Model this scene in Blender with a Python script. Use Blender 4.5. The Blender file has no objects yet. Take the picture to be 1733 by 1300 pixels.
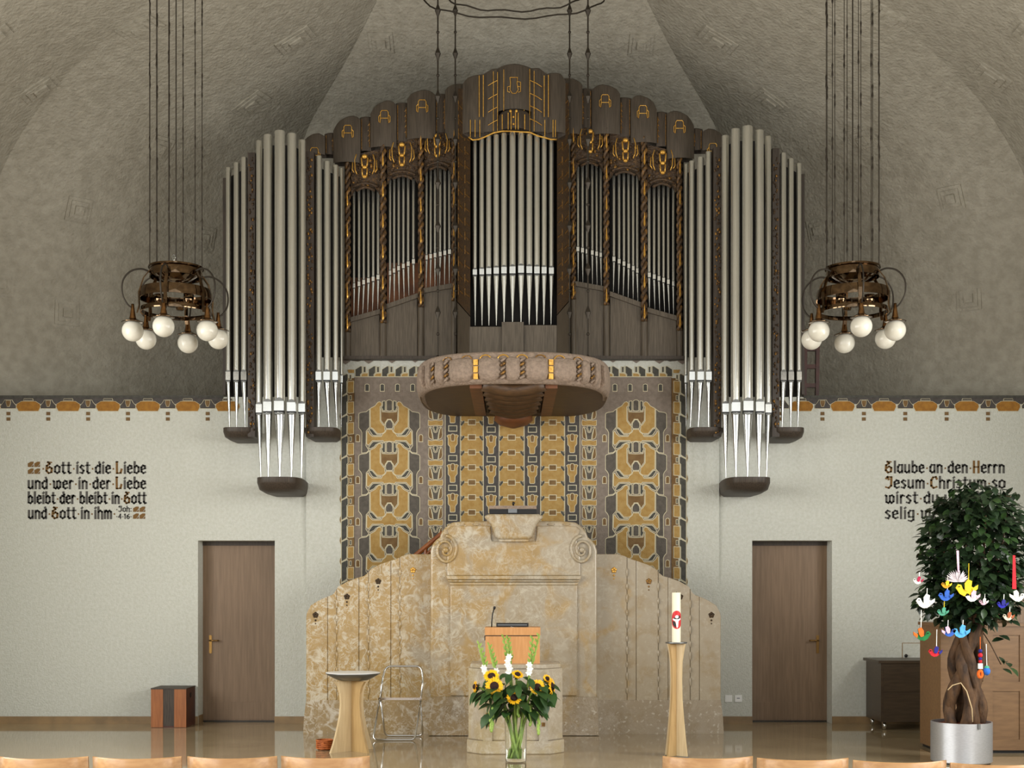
import bpy, bmesh, math, random
from mathutils import Vector, Matrix
from mathutils.bvhtree import BVHTree

random.seed(7)
scene = bpy.context.scene
COL = scene.collection
PI = math.pi

# ------------------------------------------------------------------ camera
F = 2200.0            # focal length in pixels of the 1733 px wide frame
HY = 1000.0           # picture row of the horizon
CX = 866.5
EYE = 1.534           # eye height above the chancel floor
cam_d = bpy.data.cameras.new('camera')
cam_d.sensor_width = 36.0
cam_d.lens = F / 1733.0 * 36.0
cam_d.shift_y = (HY - 650.0) / 1733.0
cam = bpy.data.objects.new('camera', cam_d)
cam.location = (0, 0, EYE)
cam.rotation_euler = (PI / 2, 0, 0)
COL.objects.link(cam)
scene.camera = cam

# ------------------------------------------------------------------ light
world = bpy.data.worlds.new('world')
scene.world = world
world.use_nodes = True
bg = world.node_tree.nodes['Background']
bg.inputs[0].default_value = (0.93, 0.97, 1.0, 1)
bg.inputs[1].default_value = 1.75

def window_boost(name, x, y, z, sx, sz, power, col=(1.0, 0.985, 0.95)):  # area lamp added at an unseen side window to boost its daylight
    l = bpy.data.lights.new(name, 'AREA')
    l.shape = 'RECTANGLE'
    l.size = sx
    l.size_y = sz
    l.energy = power
    l.color = col
    o = bpy.data.objects.new(name, l)
    o.location = (x, y, z)
    # faces the middle of the church
    o.rotation_euler = (PI / 2, 0, PI / 2 if x > 0 else -PI / 2)
    COL.objects.link(o)
    return o
WIN_Y = (2.2, 5.7, 9.2)
WIN_W, WIN_Z0, WIN_Z1 = 2.3, 1.3, 4.8  # unseen window size, chosen to brighten the vault and pipes
for wy in WIN_Y:
    window_boost('window_daylight', -6.45, wy, (WIN_Z0 + WIN_Z1) / 2, WIN_W, WIN_Z1 - WIN_Z0, 360)
    window_boost('window_daylight', 6.45, wy, (WIN_Z0 + WIN_Z1) / 2, WIN_W, WIN_Z1 - WIN_Z0, 360)

vs = scene.view_settings
vs.view_transform = 'Standard'
vs.look = 'None'
vs.exposure = -0.2
vs.gamma = 1.0
vs.use_curve_mapping = False

# ------------------------------------------------------------------ helpers
def srgb(r, g, b):
    def f(c):
        c /= 255.0
        return c / 12.92 if c <= 0.04045 else ((c + 0.055) / 1.055) ** 2.4
    return (f(r), f(g), f(b), 1.0)

def K(D):
    return D / F

def P(px, py, D):
    return Vector(((px - CX) * D / F, D, EYE + (HY - py) * D / F))

def floor_depth(py):
    return EYE * F / (py - HY)

MATS = {}
def mat(name, col, rough=0.6, metal=0.0, var=None, scale=8.0, detail=4.0, bump=0.0, bscale=60.0,
        stretch=(1, 1, 1), spec=0.5, ramp=(0.35, 0.65), trans=0.0, ior=1.45, alpha=None, sss=0.0):
    """Principled material; var = second colour mixed in by noise; bump = fine relief."""
    if name in MATS:
        return MATS[name]
    m = bpy.data.materials.new(name)
    m.use_nodes = True
    nt = m.node_tree
    b = nt.nodes['Principled BSDF']
    b.inputs['Base Color'].default_value = col
    b.inputs['Roughness'].default_value = rough
    b.inputs['Metallic'].default_value = metal
    b.inputs['Specular IOR Level'].default_value = spec
    b.inputs['IOR'].default_value = ior
    if trans:
        b.inputs['Transmission Weight'].default_value = trans
    if sss:
        b.inputs['Subsurface Weight'].default_value = sss
        b.inputs['Subsurface Radius'].default_value = (0.05, 0.05, 0.05)
    if var is not None or bump:
        tc = nt.nodes.new('ShaderNodeTexCoord')
        mp = nt.nodes.new('ShaderNodeMapping')
        mp.inputs['Scale'].default_value = stretch
        geo = nt.nodes.new('ShaderNodeNewGeometry')
        nt.links.new(geo.outputs['Position'], mp.inputs['Vector'])
    if var is not None:
        n = nt.nodes.new('ShaderNodeTexNoise')
        n.inputs['Scale'].default_value = scale
        n.inputs['Detail'].default_value = detail
        nt.links.new(mp.outputs[0], n.inputs['Vector'])
        r = nt.nodes.new('ShaderNodeValToRGB')
        r.color_ramp.elements[0].position = ramp[0]
        r.color_ramp.elements[0].color = col
        r.color_ramp.elements[1].position = ramp[1]
        r.color_ramp.elements[1].color = var
        nt.links.new(n.outputs['Fac'], r.inputs['Fac'])
        nt.links.new(r.outputs['Color'], b.inputs['Base Color'])
    if bump:
        n2 = nt.nodes.new('ShaderNodeTexNoise')
        n2.inputs['Scale'].default_value = bscale
        n2.inputs['Detail'].default_value = 3.0
        nt.links.new(mp.outputs[0], n2.inputs['Vector'])
        bp = nt.nodes.new('ShaderNodeBump')
        bp.inputs['Strength'].default_value = bump
        bp.inputs['Distance'].default_value = 0.02
        nt.links.new(n2.outputs['Fac'], bp.inputs['Height'])
        nt.links.new(bp.outputs['Normal'], b.inputs['Normal'])
    MATS[name] = m
    return m

def mk(name, verts, faces, material, parent=None, loc=None, smooth=False, midx=None):
    me = bpy.data.meshes.new(name)
    me.from_pydata([tuple(v) for v in verts], [], faces)
    mats = material if isinstance(material, (list, tuple)) else [material]
    for m in mats:
        me.materials.append(m)
    if midx:
        for p, i in zip(me.polygons, midx):
            p.material_index = i
    if smooth:
        for p in me.polygons:
            p.use_smooth = True
    me.update()
    return link(name, me, parent, loc)

def link(name, me, parent=None, loc=None):
    o = bpy.data.objects.new(name, me)
    COL.objects.link(o)
    if loc is not None:
        o.location = loc
    if parent is not None:
        attach(o, parent)
    return o

def attach(o, parent):
    """parents a part given in world coordinates (parents are never rotated here)"""
    o.parent = parent
    o.matrix_parent_inverse = Matrix.Translation(-Vector(parent.location))

def tag(o, label, cat, group=None, kind=None):
    o['label'] = label
    if cat:
        o['category'] = cat
    if group:
        o['group'] = group
    if kind:
        o['kind'] = kind
    return o

def thing(name, label, cat, loc=(0, 0, 0), group=None):
    o = bpy.data.objects.new(name, None)
    o.empty_display_size = 0.1
    COL.objects.link(o)
    o.location = loc
    return tag(o, label, cat, group)

def struct(o):
    o['kind'] = 'structure'
    return o

class MB:
    """collects shapes into one mesh"""
    def __init__(self):
        self.v, self.f, self.m = [], [], []
    def add(self, verts, faces, mi=0):
        n = len(self.v)
        self.v += [Vector(x) for x in verts]
        self.f += [tuple(i + n for i in f) for f in faces]
        self.m += [mi] * len(faces)
        return self
    def box(self, a, b, mi=0):
        x0, y0, z0 = [min(p, q) for p, q in zip(a, b)]
        x1, y1, z1 = [max(p, q) for p, q in zip(a, b)]
        v = [(x0, y0, z0), (x1, y0, z0), (x1, y1, z0), (x0, y1, z0), (x0, y0, z1), (x1, y0, z1), (x1, y1, z1), (x0, y1, z1)]
        return self.add(v, [(0, 3, 2, 1), (4, 5, 6, 7), (0, 1, 5, 4), (1, 2, 6, 5), (2, 3, 7, 6), (3, 0, 4, 7)], mi)
    def obox(self, c, ex, ey, ez, mi=0):
        """oriented box: centre and three half-extent vectors"""
        c, ex, ey, ez = Vector(c), Vector(ex), Vector(ey), Vector(ez)
        v = [c + sx * ex + sy * ey + sz * ez for sz in (-1, 1) for sy, sx in ((-1, -1), (-1, 1), (1, 1), (1, -1))]
        return self.add(v, [(0, 3, 2, 1), (4, 5, 6, 7), (0, 1, 5, 4), (1, 2, 6, 5), (2, 3, 7, 6), (3, 0, 4, 7)], mi)
    def lathe(self, prof, c=(0, 0, 0), n=16, mi=0, cap=True, axis=None):
        """prof = [(radius, height)] about a vertical axis through c"""
        c = Vector(c)
        if axis is None:
            ax, bx, up = Vector((1, 0, 0)), Vector((0, 1, 0)), Vector((0, 0, 1))
        else:
            up = Vector(axis).normalized()
            ax = up.orthogonal().normalized()
            bx = up.cross(ax)
        v = []
        for r, h in prof:
            for i in range(n):
                a = 2 * PI * i / n
                v.append(c + up * h + ax * (r * math.cos(a)) + bx * (r * math.sin(a)))
        f = []
        for j in range(len(prof) - 1):
            for i in range(n):
                i2 = (i + 1) % n
                f.append((j * n + i, j * n + i2, (j + 1) * n + i2, (j + 1) * n + i))
        if cap:
            f.append(tuple(reversed(range(n))))
            f.append(tuple((len(prof) - 1) * n + i for i in range(n)))
        return self.add(v, f, mi)
    def tube(self, pts, r, n=6, mi=0, closed=False, taper=None):
        pts = [Vector(p) for p in pts]
        m = len(pts)
        v = []
        ref = None
        for j, p in enumerate(pts):
            if closed:
                d = pts[(j + 1) % m] - pts[j - 1]
            else:
                d = pts[min(j + 1, m - 1)] - pts[max(j - 1, 0)]
            d.normalize()
            if ref is None:
                ref = d.orthogonal().normalized()
            ref = (ref - d * ref.dot(d))
            if ref.length < 1e-6:
                ref = d.orthogonal()
            ref.normalize()
            b = d.cross(ref)
            rr = taper[j] if taper else r
            for i in range(n):
                a = 2 * PI * i / n
                v.append(p + ref * (rr * math.cos(a)) + b * (rr * math.sin(a)))
        f = []
        for j in range(m if closed else m - 1):
            j2 = (j + 1) % m
            for i in range(n):
                i2 = (i + 1) % n
                f.append((j * n + i, j * n + i2, j2 * n + i2, j2 * n + i))
        if not closed:
            f.append(tuple(reversed(range(n))))
            f.append(tuple((m - 1) * n + i for i in range(n)))
        return self.add(v, f, mi)
    def ball(self, c, r, n=10, m=6, mi=0, sz=(1, 1, 1)):
        c = Vector(c)
        v = [c + Vector((0, 0, -r * sz[2]))]
        for j in range(1, m):
            t = PI * j / m
            for i in range(n):
                a = 2 * PI * i / n
                v.append(c + Vector((r * sz[0] * math.sin(t) * math.cos(a), r * sz[1] * math.sin(t) * math.sin(a), -r * sz[2] * math.cos(t))))
        v.append(c + Vector((0, 0, r * sz[2])))
        f = [(0, 1 + (i + 1) % n, 1 + i) for i in range(n)]
        for j in range(m - 2):
            for i in range(n):
                i2 = (i + 1) % n
                f.append((1 + j * n + i, 1 + j * n + i2, 1 + (j + 1) * n + i2, 1 + (j + 1) * n + i))
        l = len(v) - 1
        f += [(1 + (m - 2) * n + i, 1 + (m - 2) * n + (i + 1) % n, l) for i in range(n)]
        return self.add(v, f, mi)
    def prism(self, poly, y0, y1, mi=0):
        """poly = [(x, z)] counter-clockwise seen from the front (-y); y0 front, y1 back"""
        if area2(poly) < 0:
            poly = poly[::-1]
        n = len(poly)
        v = [(x, y0, z) for x, z in poly] + [(x, y1, z) for x, z in poly]
        f = [tuple(range(n)), tuple(reversed(range(n, 2 * n)))]
        f += [(i, i + n, (i + 1) % n + n, (i + 1) % n) for i in range(n)]
        return self.add(v, f, mi)
    def build(self, name, material, parent=None, smooth=False, loc=None):
        return mk(name, self.v, self.f, material, parent, loc, smooth, self.m)

def area2(poly):
    return sum(poly[i][0] * poly[(i + 1) % len(poly)][1] - poly[(i + 1) % len(poly)][0] * poly[i][1] for i in range(len(poly)))

def pxpoly(pts, D):
    return [((x - CX) * D / F, EYE + (HY - y) * D / F) for x, y in pts]

def inset(poly, w):
    if area2(poly) < 0:
        poly = poly[::-1]
    n = len(poly)
    out = []
    for i in range(n):
        p0, p1, p2 = Vector(poly[i - 1]), Vector(poly[i]), Vector(poly[(i + 1) % n])
        a, b = (p1 - p0), (p2 - p1)
        if a.length < 1e-9 or b.length < 1e-9:
            out.append(tuple(p1)); continue
        a.normalize(); b.normalize()
        na, nb = Vector((-a.y, a.x)), Vector((-b.y, b.x))
        s = na + nb
        if s.length < 0.3:
            s = na
        s.normalize()
        k = w / max(0.45, s.dot(na))
        out.append(tuple(p1 + s * k))
    return out

def smooth_by_angle(o, deg=35):
    me = o.data
    for p in me.polygons:
        p.use_smooth = True
    bm = bmesh.new(); bm.from_mesh(me)
    for e in bm.edges:
        if len(e.link_faces) == 2 and e.calc_face_angle(0) > math.radians(deg):
            e.smooth = False
    bm.to_mesh(me); bm.free()
    return o

# ------------------------------------------------------------------ materials
M_wall = mat('wall_plaster', srgb(203, 204, 195), 0.9, var=srgb(194, 195, 184), scale=30, bump=0.55, bscale=55, spec=0.2)
M_vault = mat('vault_stucco', srgb(166, 161, 147), 0.92, var=srgb(152, 147, 133), scale=9, bump=0.9, bscale=24, spec=0.15)
M_floor = mat('polished_floor', srgb(172, 154, 122), 0.06, var=srgb(158, 140, 110), scale=3.0, detail=8, spec=0.7)
M_nave = mat('nave_floor', srgb(160, 132, 96), 0.35, var=srgb(144, 116, 82), scale=3)
M_skirt = mat('skirting_stone', srgb(150, 122, 84), 0.5, var=srgb(126, 104, 74), scale=6)
M_door = mat('door_oak', srgb(128, 104, 80), 0.5, var=srgb(114, 92, 69), scale=4, detail=6, stretch=(14, 14, 0.7))
M_brass = mat('brass', srgb(140, 108, 62), 0.32, 1.0)
M_black = mat('black', srgb(16, 15, 14), 0.5)
M_dark = mat('dark_interior', srgb(18, 15, 12), 0.9)  # near-black puts the shade inside the organ case into the colour
M_oakgrey = mat('fumed_oak', srgb(92, 82, 68), 0.55, var=srgb(72, 63, 51), scale=6, detail=6, stretch=(16, 16, 0.9), bump=0.1, bscale=30)
M_oakdark = mat('dark_oak', srgb(70, 60, 50), 0.55, var=srgb(52, 44, 36), scale=6, detail=6, stretch=(14, 14, 1.0))
M_crest = mat('crest_oak', srgb(80, 71, 60), 0.55, var=srgb(64, 56, 47), scale=5, detail=6, stretch=(14, 14, 1.0))
M_carve = mat('carved_gilt_oak', srgb(66, 50, 34), 0.5, var=srgb(104, 74, 34), scale=38, ramp=(0.5, 0.75), bump=0.8, bscale=70)
M_carve2 = mat('carved_worn_gilt', srgb(78, 58, 36), 0.5, var=srgb(140, 100, 46), scale=30, ramp=(0.48, 0.72))
M_gilt = mat('gilding', srgb(226, 178, 84), 0.35, 0.5, var=srgb(190, 140, 58), scale=40)
M_giltdull = mat('worn_gilding', srgb(160, 118, 56), 0.42, 0.4, var=srgb(90, 64, 34), scale=45)
M_backwood = mat('case_interior_wood', srgb(112, 66, 32), 0.6, var=srgb(90, 52, 26), scale=8)  # wood toned like the lit inside of the left bays
M_tin = mat('polished_tin', srgb(218, 217, 208), 0.27, 0.86, var=srgb(206, 205, 196), scale=3, stretch=(6, 6, 0.4))
M_tinfoot = mat('foot_tin', srgb(186, 186, 182), 0.2, 1.0, var=srgb(172, 172, 168), scale=3, stretch=(6, 6, 0.4))  # darker tin copy, dark floor reflection put into the pedal feet's colour
M_tinbright = mat('bright_tin', srgb(232, 232, 226), 0.2, 1.0)
M_tindull = mat('dull_tin', srgb(112, 112, 108), 0.4, 1.0)
M_bronze = mat('dark_bronze', srgb(120, 98, 74), 0.09, 1.0, var=srgb(92, 74, 56), scale=20)
M_copper = mat('polished_copper', srgb(156, 116, 76), 0.2, 1.0, var=srgb(126, 92, 58), scale=30)
M_iron = mat('dark_wire', srgb(52, 46, 38), 0.5, 0.6)
M_opal = mat('opal_glass', srgb(212, 209, 196), 0.22, var=srgb(202, 198, 183), scale=9, sss=0.25)
M_line = mat('pale_outline_paint', srgb(205, 196, 166), 0.85, bump=0.3)
M_pink = mat('mauve_grey_paint', srgb(132, 121, 110), 0.88, var=srgb(118, 107, 97), scale=22, bump=0.4)
M_gold = mat('ochre_paint', srgb(170, 140, 84), 0.85, var=srgb(158, 124, 66), scale=18, bump=0.4)
M_char = mat('charcoal_paint', srgb(94, 88, 80), 0.88, var=srgb(80, 75, 68), scale=22, bump=0.4)
M_slate = mat('dark_slate_paint', srgb(78, 77, 71), 0.88, var=srgb(66, 65, 60), scale=22, bump=0.4)
M_brown = mat('umber_paint', srgb(122, 97, 62), 0.88, var=srgb(108, 82, 50), scale=16, bump=0.4)
M_ochre2 = mat('deep_ochre_paint', srgb(160, 113, 46), 0.88, var=srgb(140, 96, 38), scale=20, bump=0.4)
M_band = mat('blue_grey_paint', srgb(80, 76, 74), 0.88, var=srgb(70, 66, 62), scale=22, bump=0.4)
M_ink = mat('grey_lettering', srgb(84, 82, 78), 0.85)
M_inkbrown = mat('brown_lettering', srgb(118, 88, 48), 0.85)
M_canopy = mat('canopy_stucco', srgb(146, 128, 112), 0.8, var=srgb(126, 110, 96), scale=30, bump=0.5)
M_soffit = mat('soffit_wood', srgb(84, 60, 36), 0.5, var=srgb(62, 44, 26), scale=6, detail=6, stretch=(1, 12, 12))
M_rust = mat('rust_brown_wood', srgb(112, 68, 36), 0.5, var=srgb(90, 52, 28), scale=8)
M_leather = mat('mahogany', srgb(80, 40, 27), 0.45, var=srgb(62, 30, 21), scale=10)
M_rail = mat('handrail_wood', srgb(150, 86, 40), 0.4, var=srgb(128, 70, 32), scale=10)
M_beech = mat('beech', srgb(192, 150, 102), 0.35, var=srgb(176, 132, 86), scale=5, detail=6, stretch=(1.0, 9, 9))
M_lect = mat('lectern_beech', srgb(200, 146, 92), 0.42, var=srgb(188, 134, 80), scale=6, detail=6, stretch=(8, 8, 1))
M_birchlit = mat('light_veneer', srgb(202, 180, 140), 0.45, var=srgb(190, 166, 126), scale=5, stretch=(9, 9, 0.8))  # lit copy of the veneer, for the boards facing the light
M_birchshade = mat('tan_veneer', srgb(178, 148, 100), 0.45, var=srgb(164, 134, 88), scale=5, stretch=(9, 9, 0.8))  # shaded copy of the same veneer, for the boards facing away
M_steel = mat('chrome', srgb(210, 210, 208), 0.1, 1.0)
M_grey = mat('pewter_plate', srgb(120, 122, 122), 0.35, 0.8)
M_white = mat('white_enamel', srgb(236, 236, 232), 0.4)
M_wax = mat('candle_wax', srgb(240, 234, 208), 0.45, sss=0.2)
M_red = mat('red_wax', srgb(205, 38, 44), 0.5)
M_basket = mat('wicker', srgb(196, 112, 56), 0.6, var=srgb(150, 76, 34), scale=30)
M_cab = mat('cabinet_wood', srgb(124, 94, 62), 0.45, var=srgb(110, 82, 53), scale=5, detail=6, stretch=(1.2, 8, 8))
M_chest = mat('chest_wood', srgb(74, 61, 46), 0.4, var=srgb(62, 51, 39), scale=5, detail=6, stretch=(1, 9, 9))
M_alu = mat('brushed_aluminium', srgb(190, 192, 196), 0.38, 0.75, var=srgb(178, 180, 184), scale=40, stretch=(1, 1, 6))
M_clay = mat('clay_granules', srgb(150, 72, 44), 0.9, var=srgb(120, 54, 34), scale=60, bump=0.9, bscale=90)
M_bark = mat('braided_bark', srgb(94, 68, 44), 0.8, var=srgb(50, 35, 24), scale=16, bump=0.8, bscale=25, stretch=(1, 1, 0.4))
M_leaf = mat('dark_glossy_leaf', srgb(38, 54, 32), 0.32, var=srgb(24, 38, 24), scale=5)
M_leaf2 = mat('fresh_leaf', srgb(50, 74, 36), 0.35, var=srgb(38, 58, 30), scale=5)
M_leafs = mat('sunflower_leaf', srgb(52, 84, 36), 0.5, var=srgb(40, 66, 30), scale=12)
M_stem = mat('green_stem', srgb(158, 186, 92), 0.5, var=srgb(126, 160, 66), scale=12)
M_petal = mat('sunflower_petal', srgb(255, 204, 24), 0.5, var=srgb(250, 184, 14), scale=20)
M_seed = mat('sunflower_disc', srgb(58, 30, 18), 0.8, var=srgb(36, 18, 12), scale=60, bump=0.8, bscale=150)
M_bloom = mat('white_bloom', srgb(244, 244, 236), 0.5)
M_acryl = mat('clear_acrylic', (0.96, 0.97, 0.96, 1), 0.05, trans=1.0, ior=1.12)
M_glass = mat('vase_glass', (0.97, 0.99, 0.98, 1), 0.02, trans=1.0, ior=1.3)
M_water = mat('vase_water', (0.93, 0.96, 0.9, 1), 0.0, trans=1.0, ior=1.2)

def marble(name, gold, grey, white, pit=False):
    """veined limestone; warmer towards the left end of the stone wall, greyer to the right as quarried"""
    m = bpy.data.materials.new(name)
    m.use_nodes = True
    nt = m.node_tree
    b = nt.nodes['Principled BSDF']
    b.inputs['Roughness'].default_value = 0.22
    geo = nt.nodes.new('ShaderNodeNewGeometry')
    sep = nt.nodes.new('ShaderNodeSeparateXYZ')
    nt.links.new(geo.outputs['Position'], sep.inputs[0])
    def noise(s, d, w=0.0):
        n = nt.nodes.new('ShaderNodeTexNoise')
        n.inputs['Scale'].default_value = s
        n.inputs['Detail'].default_value = d
        n.inputs['Distortion'].default_value = w
        nt.links.new(geo.outputs['Position'], n.inputs['Vector'])
        return n.outputs['Fac']
    def mathn(op, a, bb):
        n = nt.nodes.new('ShaderNodeMath'); n.operation = op
        for i, q in enumerate((a, bb)):
            if isinstance(q, float): n.inputs[i].default_value = q
            else: nt.links.new(q, n.inputs[i])
        return n.outputs[0]
    def mix(fac, a, c):
        n = nt.nodes.new('ShaderNodeMix'); n.data_type = 'RGBA'
        nt.links.new(fac, n.inputs[0])
        for i, q in ((6, a), (7, c)):
            if isinstance(q, tuple): n.inputs[i].default_value = q
            else: nt.links.new(q, n.inputs[i])
        return n.outputs[2]
    def ramp(fac, p0, p1):
        n = nt.nodes.new('ShaderNodeMapRange')
        n.inputs['From Min'].default_value = p0; n.inputs['From Max'].default_value = p1
        n.interpolation_type = 'SMOOTHSTEP'
        nt.links.new(fac, n.inputs['Value'])
        return n.outputs['Result']
    big = noise(3.0, 7.0, 0.8)
    xs = mathn('MULTIPLY', sep.outputs['X'], 0.12)
    patch = ramp(mathn('ADD', big, xs), 0.38, 0.58)
    c1 = mix(patch, gold, grey)
    c1 = mix(mathn('MULTIPLY', ramp(noise(7.0, 5.0, 0.3), 0.45, 0.7), 0.45), c1, tuple(0.72 * q for q in gold[:3]) + (1.0,))
    lean = mathn('SUBTRACT', 0.5, mathn('MULTIPLY', sep.outputs['X'], 0.30))
    lean = mathn('MAXIMUM', mathn('MINIMUM', lean, 1.0), 0.12)
    col = c1
    for sc, wd_, am in ((6.0, 0.045, 0.75), (13.0, 0.05, 0.6)):
        v = noise(sc, 5.0, 1.6)
        vein = mathn('SUBTRACT', 1.0, ramp(mathn('ABSOLUTE', mathn('SUBTRACT', v, 0.5), 0.0), 0.0, wd_))
        amt = mathn('MULTIPLY', ramp(noise(2.2 + sc * 0.2, 3.0), 0.38, 0.60), am)
        col = mix(mathn('MULTIPLY', mathn('MULTIPLY', vein, amt), lean), col, white)
    blot = ramp(noise(9.0, 6.0, 1.0), 0.52, 0.68)
    col = mix(mathn('MULTIPLY', mathn('MULTIPLY', blot, lean), 0.7), col, white)
    sp = ramp(noise(26.0, 4.0), 0.58, 0.70)
    c3 = mix(mathn('MULTIPLY', sp, 0.55 if pit else 0.2), col, white)
    nt.links.new(c3, b.inputs['Base Color'])
    return m
M_marble = marble('veined_marble', srgb(162, 134, 84), srgb(158, 145, 122), srgb(198, 190, 170))
M_plinth = marble('mottled_plinth_stone', srgb(150, 128, 90), srgb(148, 134, 112), srgb(200, 192, 176), True)
M_marble2 = marble('pale_ambo_marble', srgb(168, 152, 118), srgb(166, 155, 136), srgb(198, 190, 174))
M_joint = mat('stone_joint', srgb(140, 116, 76), 0.9)
M_stud = mat('dark_bronze_stud', srgb(72, 54, 30), 0.5, 0.4, var=srgb(46, 34, 22), scale=40)

# ------------------------------------------------------------------ setting
DW = 15.0          # back wall
DC = 14.96         # slightly proud middle of the back wall
Z_LEDGE = P(0, 672, DW).z
Z_ORG = P(0, 605, DC).z
XS = 6.5           # side walls

struct(mk('floor', [(-XS, 10.3, 0), (XS, 10.3, 0), (XS, 15.3, 0), (-XS, 15.3, 0), (-XS, 10.3, -0.35), (XS, 10.3, -0.35)],
          [(0, 1, 2, 3), (4, 5, 1, 0)], M_floor))
struct(mk('floor', [(-XS, -3, -0.35), (XS, -3, -0.35), (XS, 10.3, -0.35), (-XS, 10.3, -0.35)], [(0, 1, 2, 3)], M_nave))

# back wall with two door openings
dl = (335.0, 465.0); dr = (1273.0, 1408.0); dtop = 915.0
def wx(px): return (px - CX) * DW / F
zt = P(0, dtop, DW).z
w = MB()
TH = 0.30
cl, cr = wx(519), wx(1216)
for a, b in ((-XS, wx(dl[0])), (wx(dl[1]), cl), (cr, wx(dr[0])), (wx(dr[1]), XS)):
    w.box((a, DW, 0), (b, DW + TH, Z_LEDGE))
for a, b in ((wx(dl[0]), wx(dl[1])), (wx(dr[0]), wx(dr[1]))):
    w.box((a, DW, zt), (b, DW + TH, Z_LEDGE))
w.box((cl, DC, 0), (cr, DW + TH, Z_ORG))
wall_back = struct(w.build('wall_back', M_wall))
struct(MB().box((-XS, DW + TH, Z_LEDGE - 0.2), (XS, 18.2, Z_LEDGE - 0.02)).build('floor_gallery', M_vault))

# doors
for i, (d, hinge) in enumerate(((dl, -1), (dr, 1))):
    x0, x1 = wx(d[0]), wx(d[1])
    nm = 'door_%d' % (i + 1)
    yd = DW + 0.24
    root = bpy.data.objects.new(nm, None); COL.objects.link(root)
    root.location = ((x0 + x1) / 2, yd, 0); struct(root)
    MB().box((x0, yd, 0.014), (x1, yd + 0.05, zt)).build('door_leaf', M_door, root)
    MB().box((x0, yd + 0.004, -0.02), (x1, yd + 0.06, 0.014)).build('threshold', M_black, root)  # black strip added to block light leaking under the leaf
    MB().box((x0 + 0.02, yd - 0.006, 0.03), (x1 - 0.02, yd, 0.23)).build('kick_plate', M_door, root)
    MB().box((x0, yd - 0.012, zt - 0.05), (x1, yd, zt)).build('door_head', M_oakdark, root)  # dark strip stands in for the shade below the lintel
    hx = x0 + 0.09 if hinge < 0 else x1 - 0.11
    hz = EYE + (HY - 1084) * yd / F
    h = MB().box((hx - 0.016, yd - 0.008, hz - 0.15), (hx + 0.016, yd, hz + 0.06)).build('handle_plate', M_brass, root)
    lv = MB()
    lv.tube([(hx, yd, hz), (hx, yd - 0.05, hz), (hx - hinge * 0.03, yd - 0.055, hz), (hx - hinge * 0.11, yd - 0.055, hz)], 0.009, 8)
    lv.build('door_handle', M_brass, root, True)
    # reveal stones beside the leaf
    MB().box((x0 - 0.0, DW + 0.02, 0), (x0 + 0.004, yd, 0.09)).build('skirting_return', M_skirt, root)

# skirting boards
def skirting(nm, a, b):
    struct(MB().box((a, DW - 0.02, 0), (b, DW, 0.085)).build(nm, M_skirt))
skirting('baseboard_left', -XS, wx(dl[0]))
skirting('baseboard_left', wx(dl[1]), wx(521))
skirting('baseboard_right', wx(1214), wx(dr[0]))
skirting('baseboard_right', wx(dr[1]), XS)

# side walls with window openings
for s, nm in ((-1, 'wall_left'), (1, 'wall_right')):
    w = MB()
    xa, xb = s * XS, s * (XS + 0.35)
    ztop = 5.1
    w.box((xa, -3, -0.35), (xb, 15.3, WIN_Z0))
    w.box((xa, -3, WIN_Z1), (xb, 15.3, ztop))
    ys = [-3.0]
    for wy in WIN_Y:
        ys += [wy - WIN_W / 2, wy + WIN_W / 2]
    ys.append(15.3)
    for j in range(0, len(ys), 2):
        w.box((xa, ys[j], WIN_Z0), (xb, ys[j + 1], WIN_Z1))
    struct(w.build(nm, M_wall))
    for j, wy in enumerate(WIN_Y):
        fr = MB()
        xm = s * (XS + 0.2)
        for q in range(4):
            yy = wy - WIN_W / 2 + q * WIN_W / 3
            fr.box((xm, yy - 0.03, WIN_Z0), (xm + 0.05, yy + 0.03, WIN_Z1))
        for q in range(5):
            zz = WIN_Z0 + q * (WIN_Z1 - WIN_Z0) / 4
            fr.box((xm, wy - WIN_W / 2, zz - 0.025), (xm + 0.05, wy + WIN_W / 2, zz + 0.025))
        struct(fr.build('window_%d' % (j + 1 + (0 if s < 0 else 3)), M_oakdark))

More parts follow.
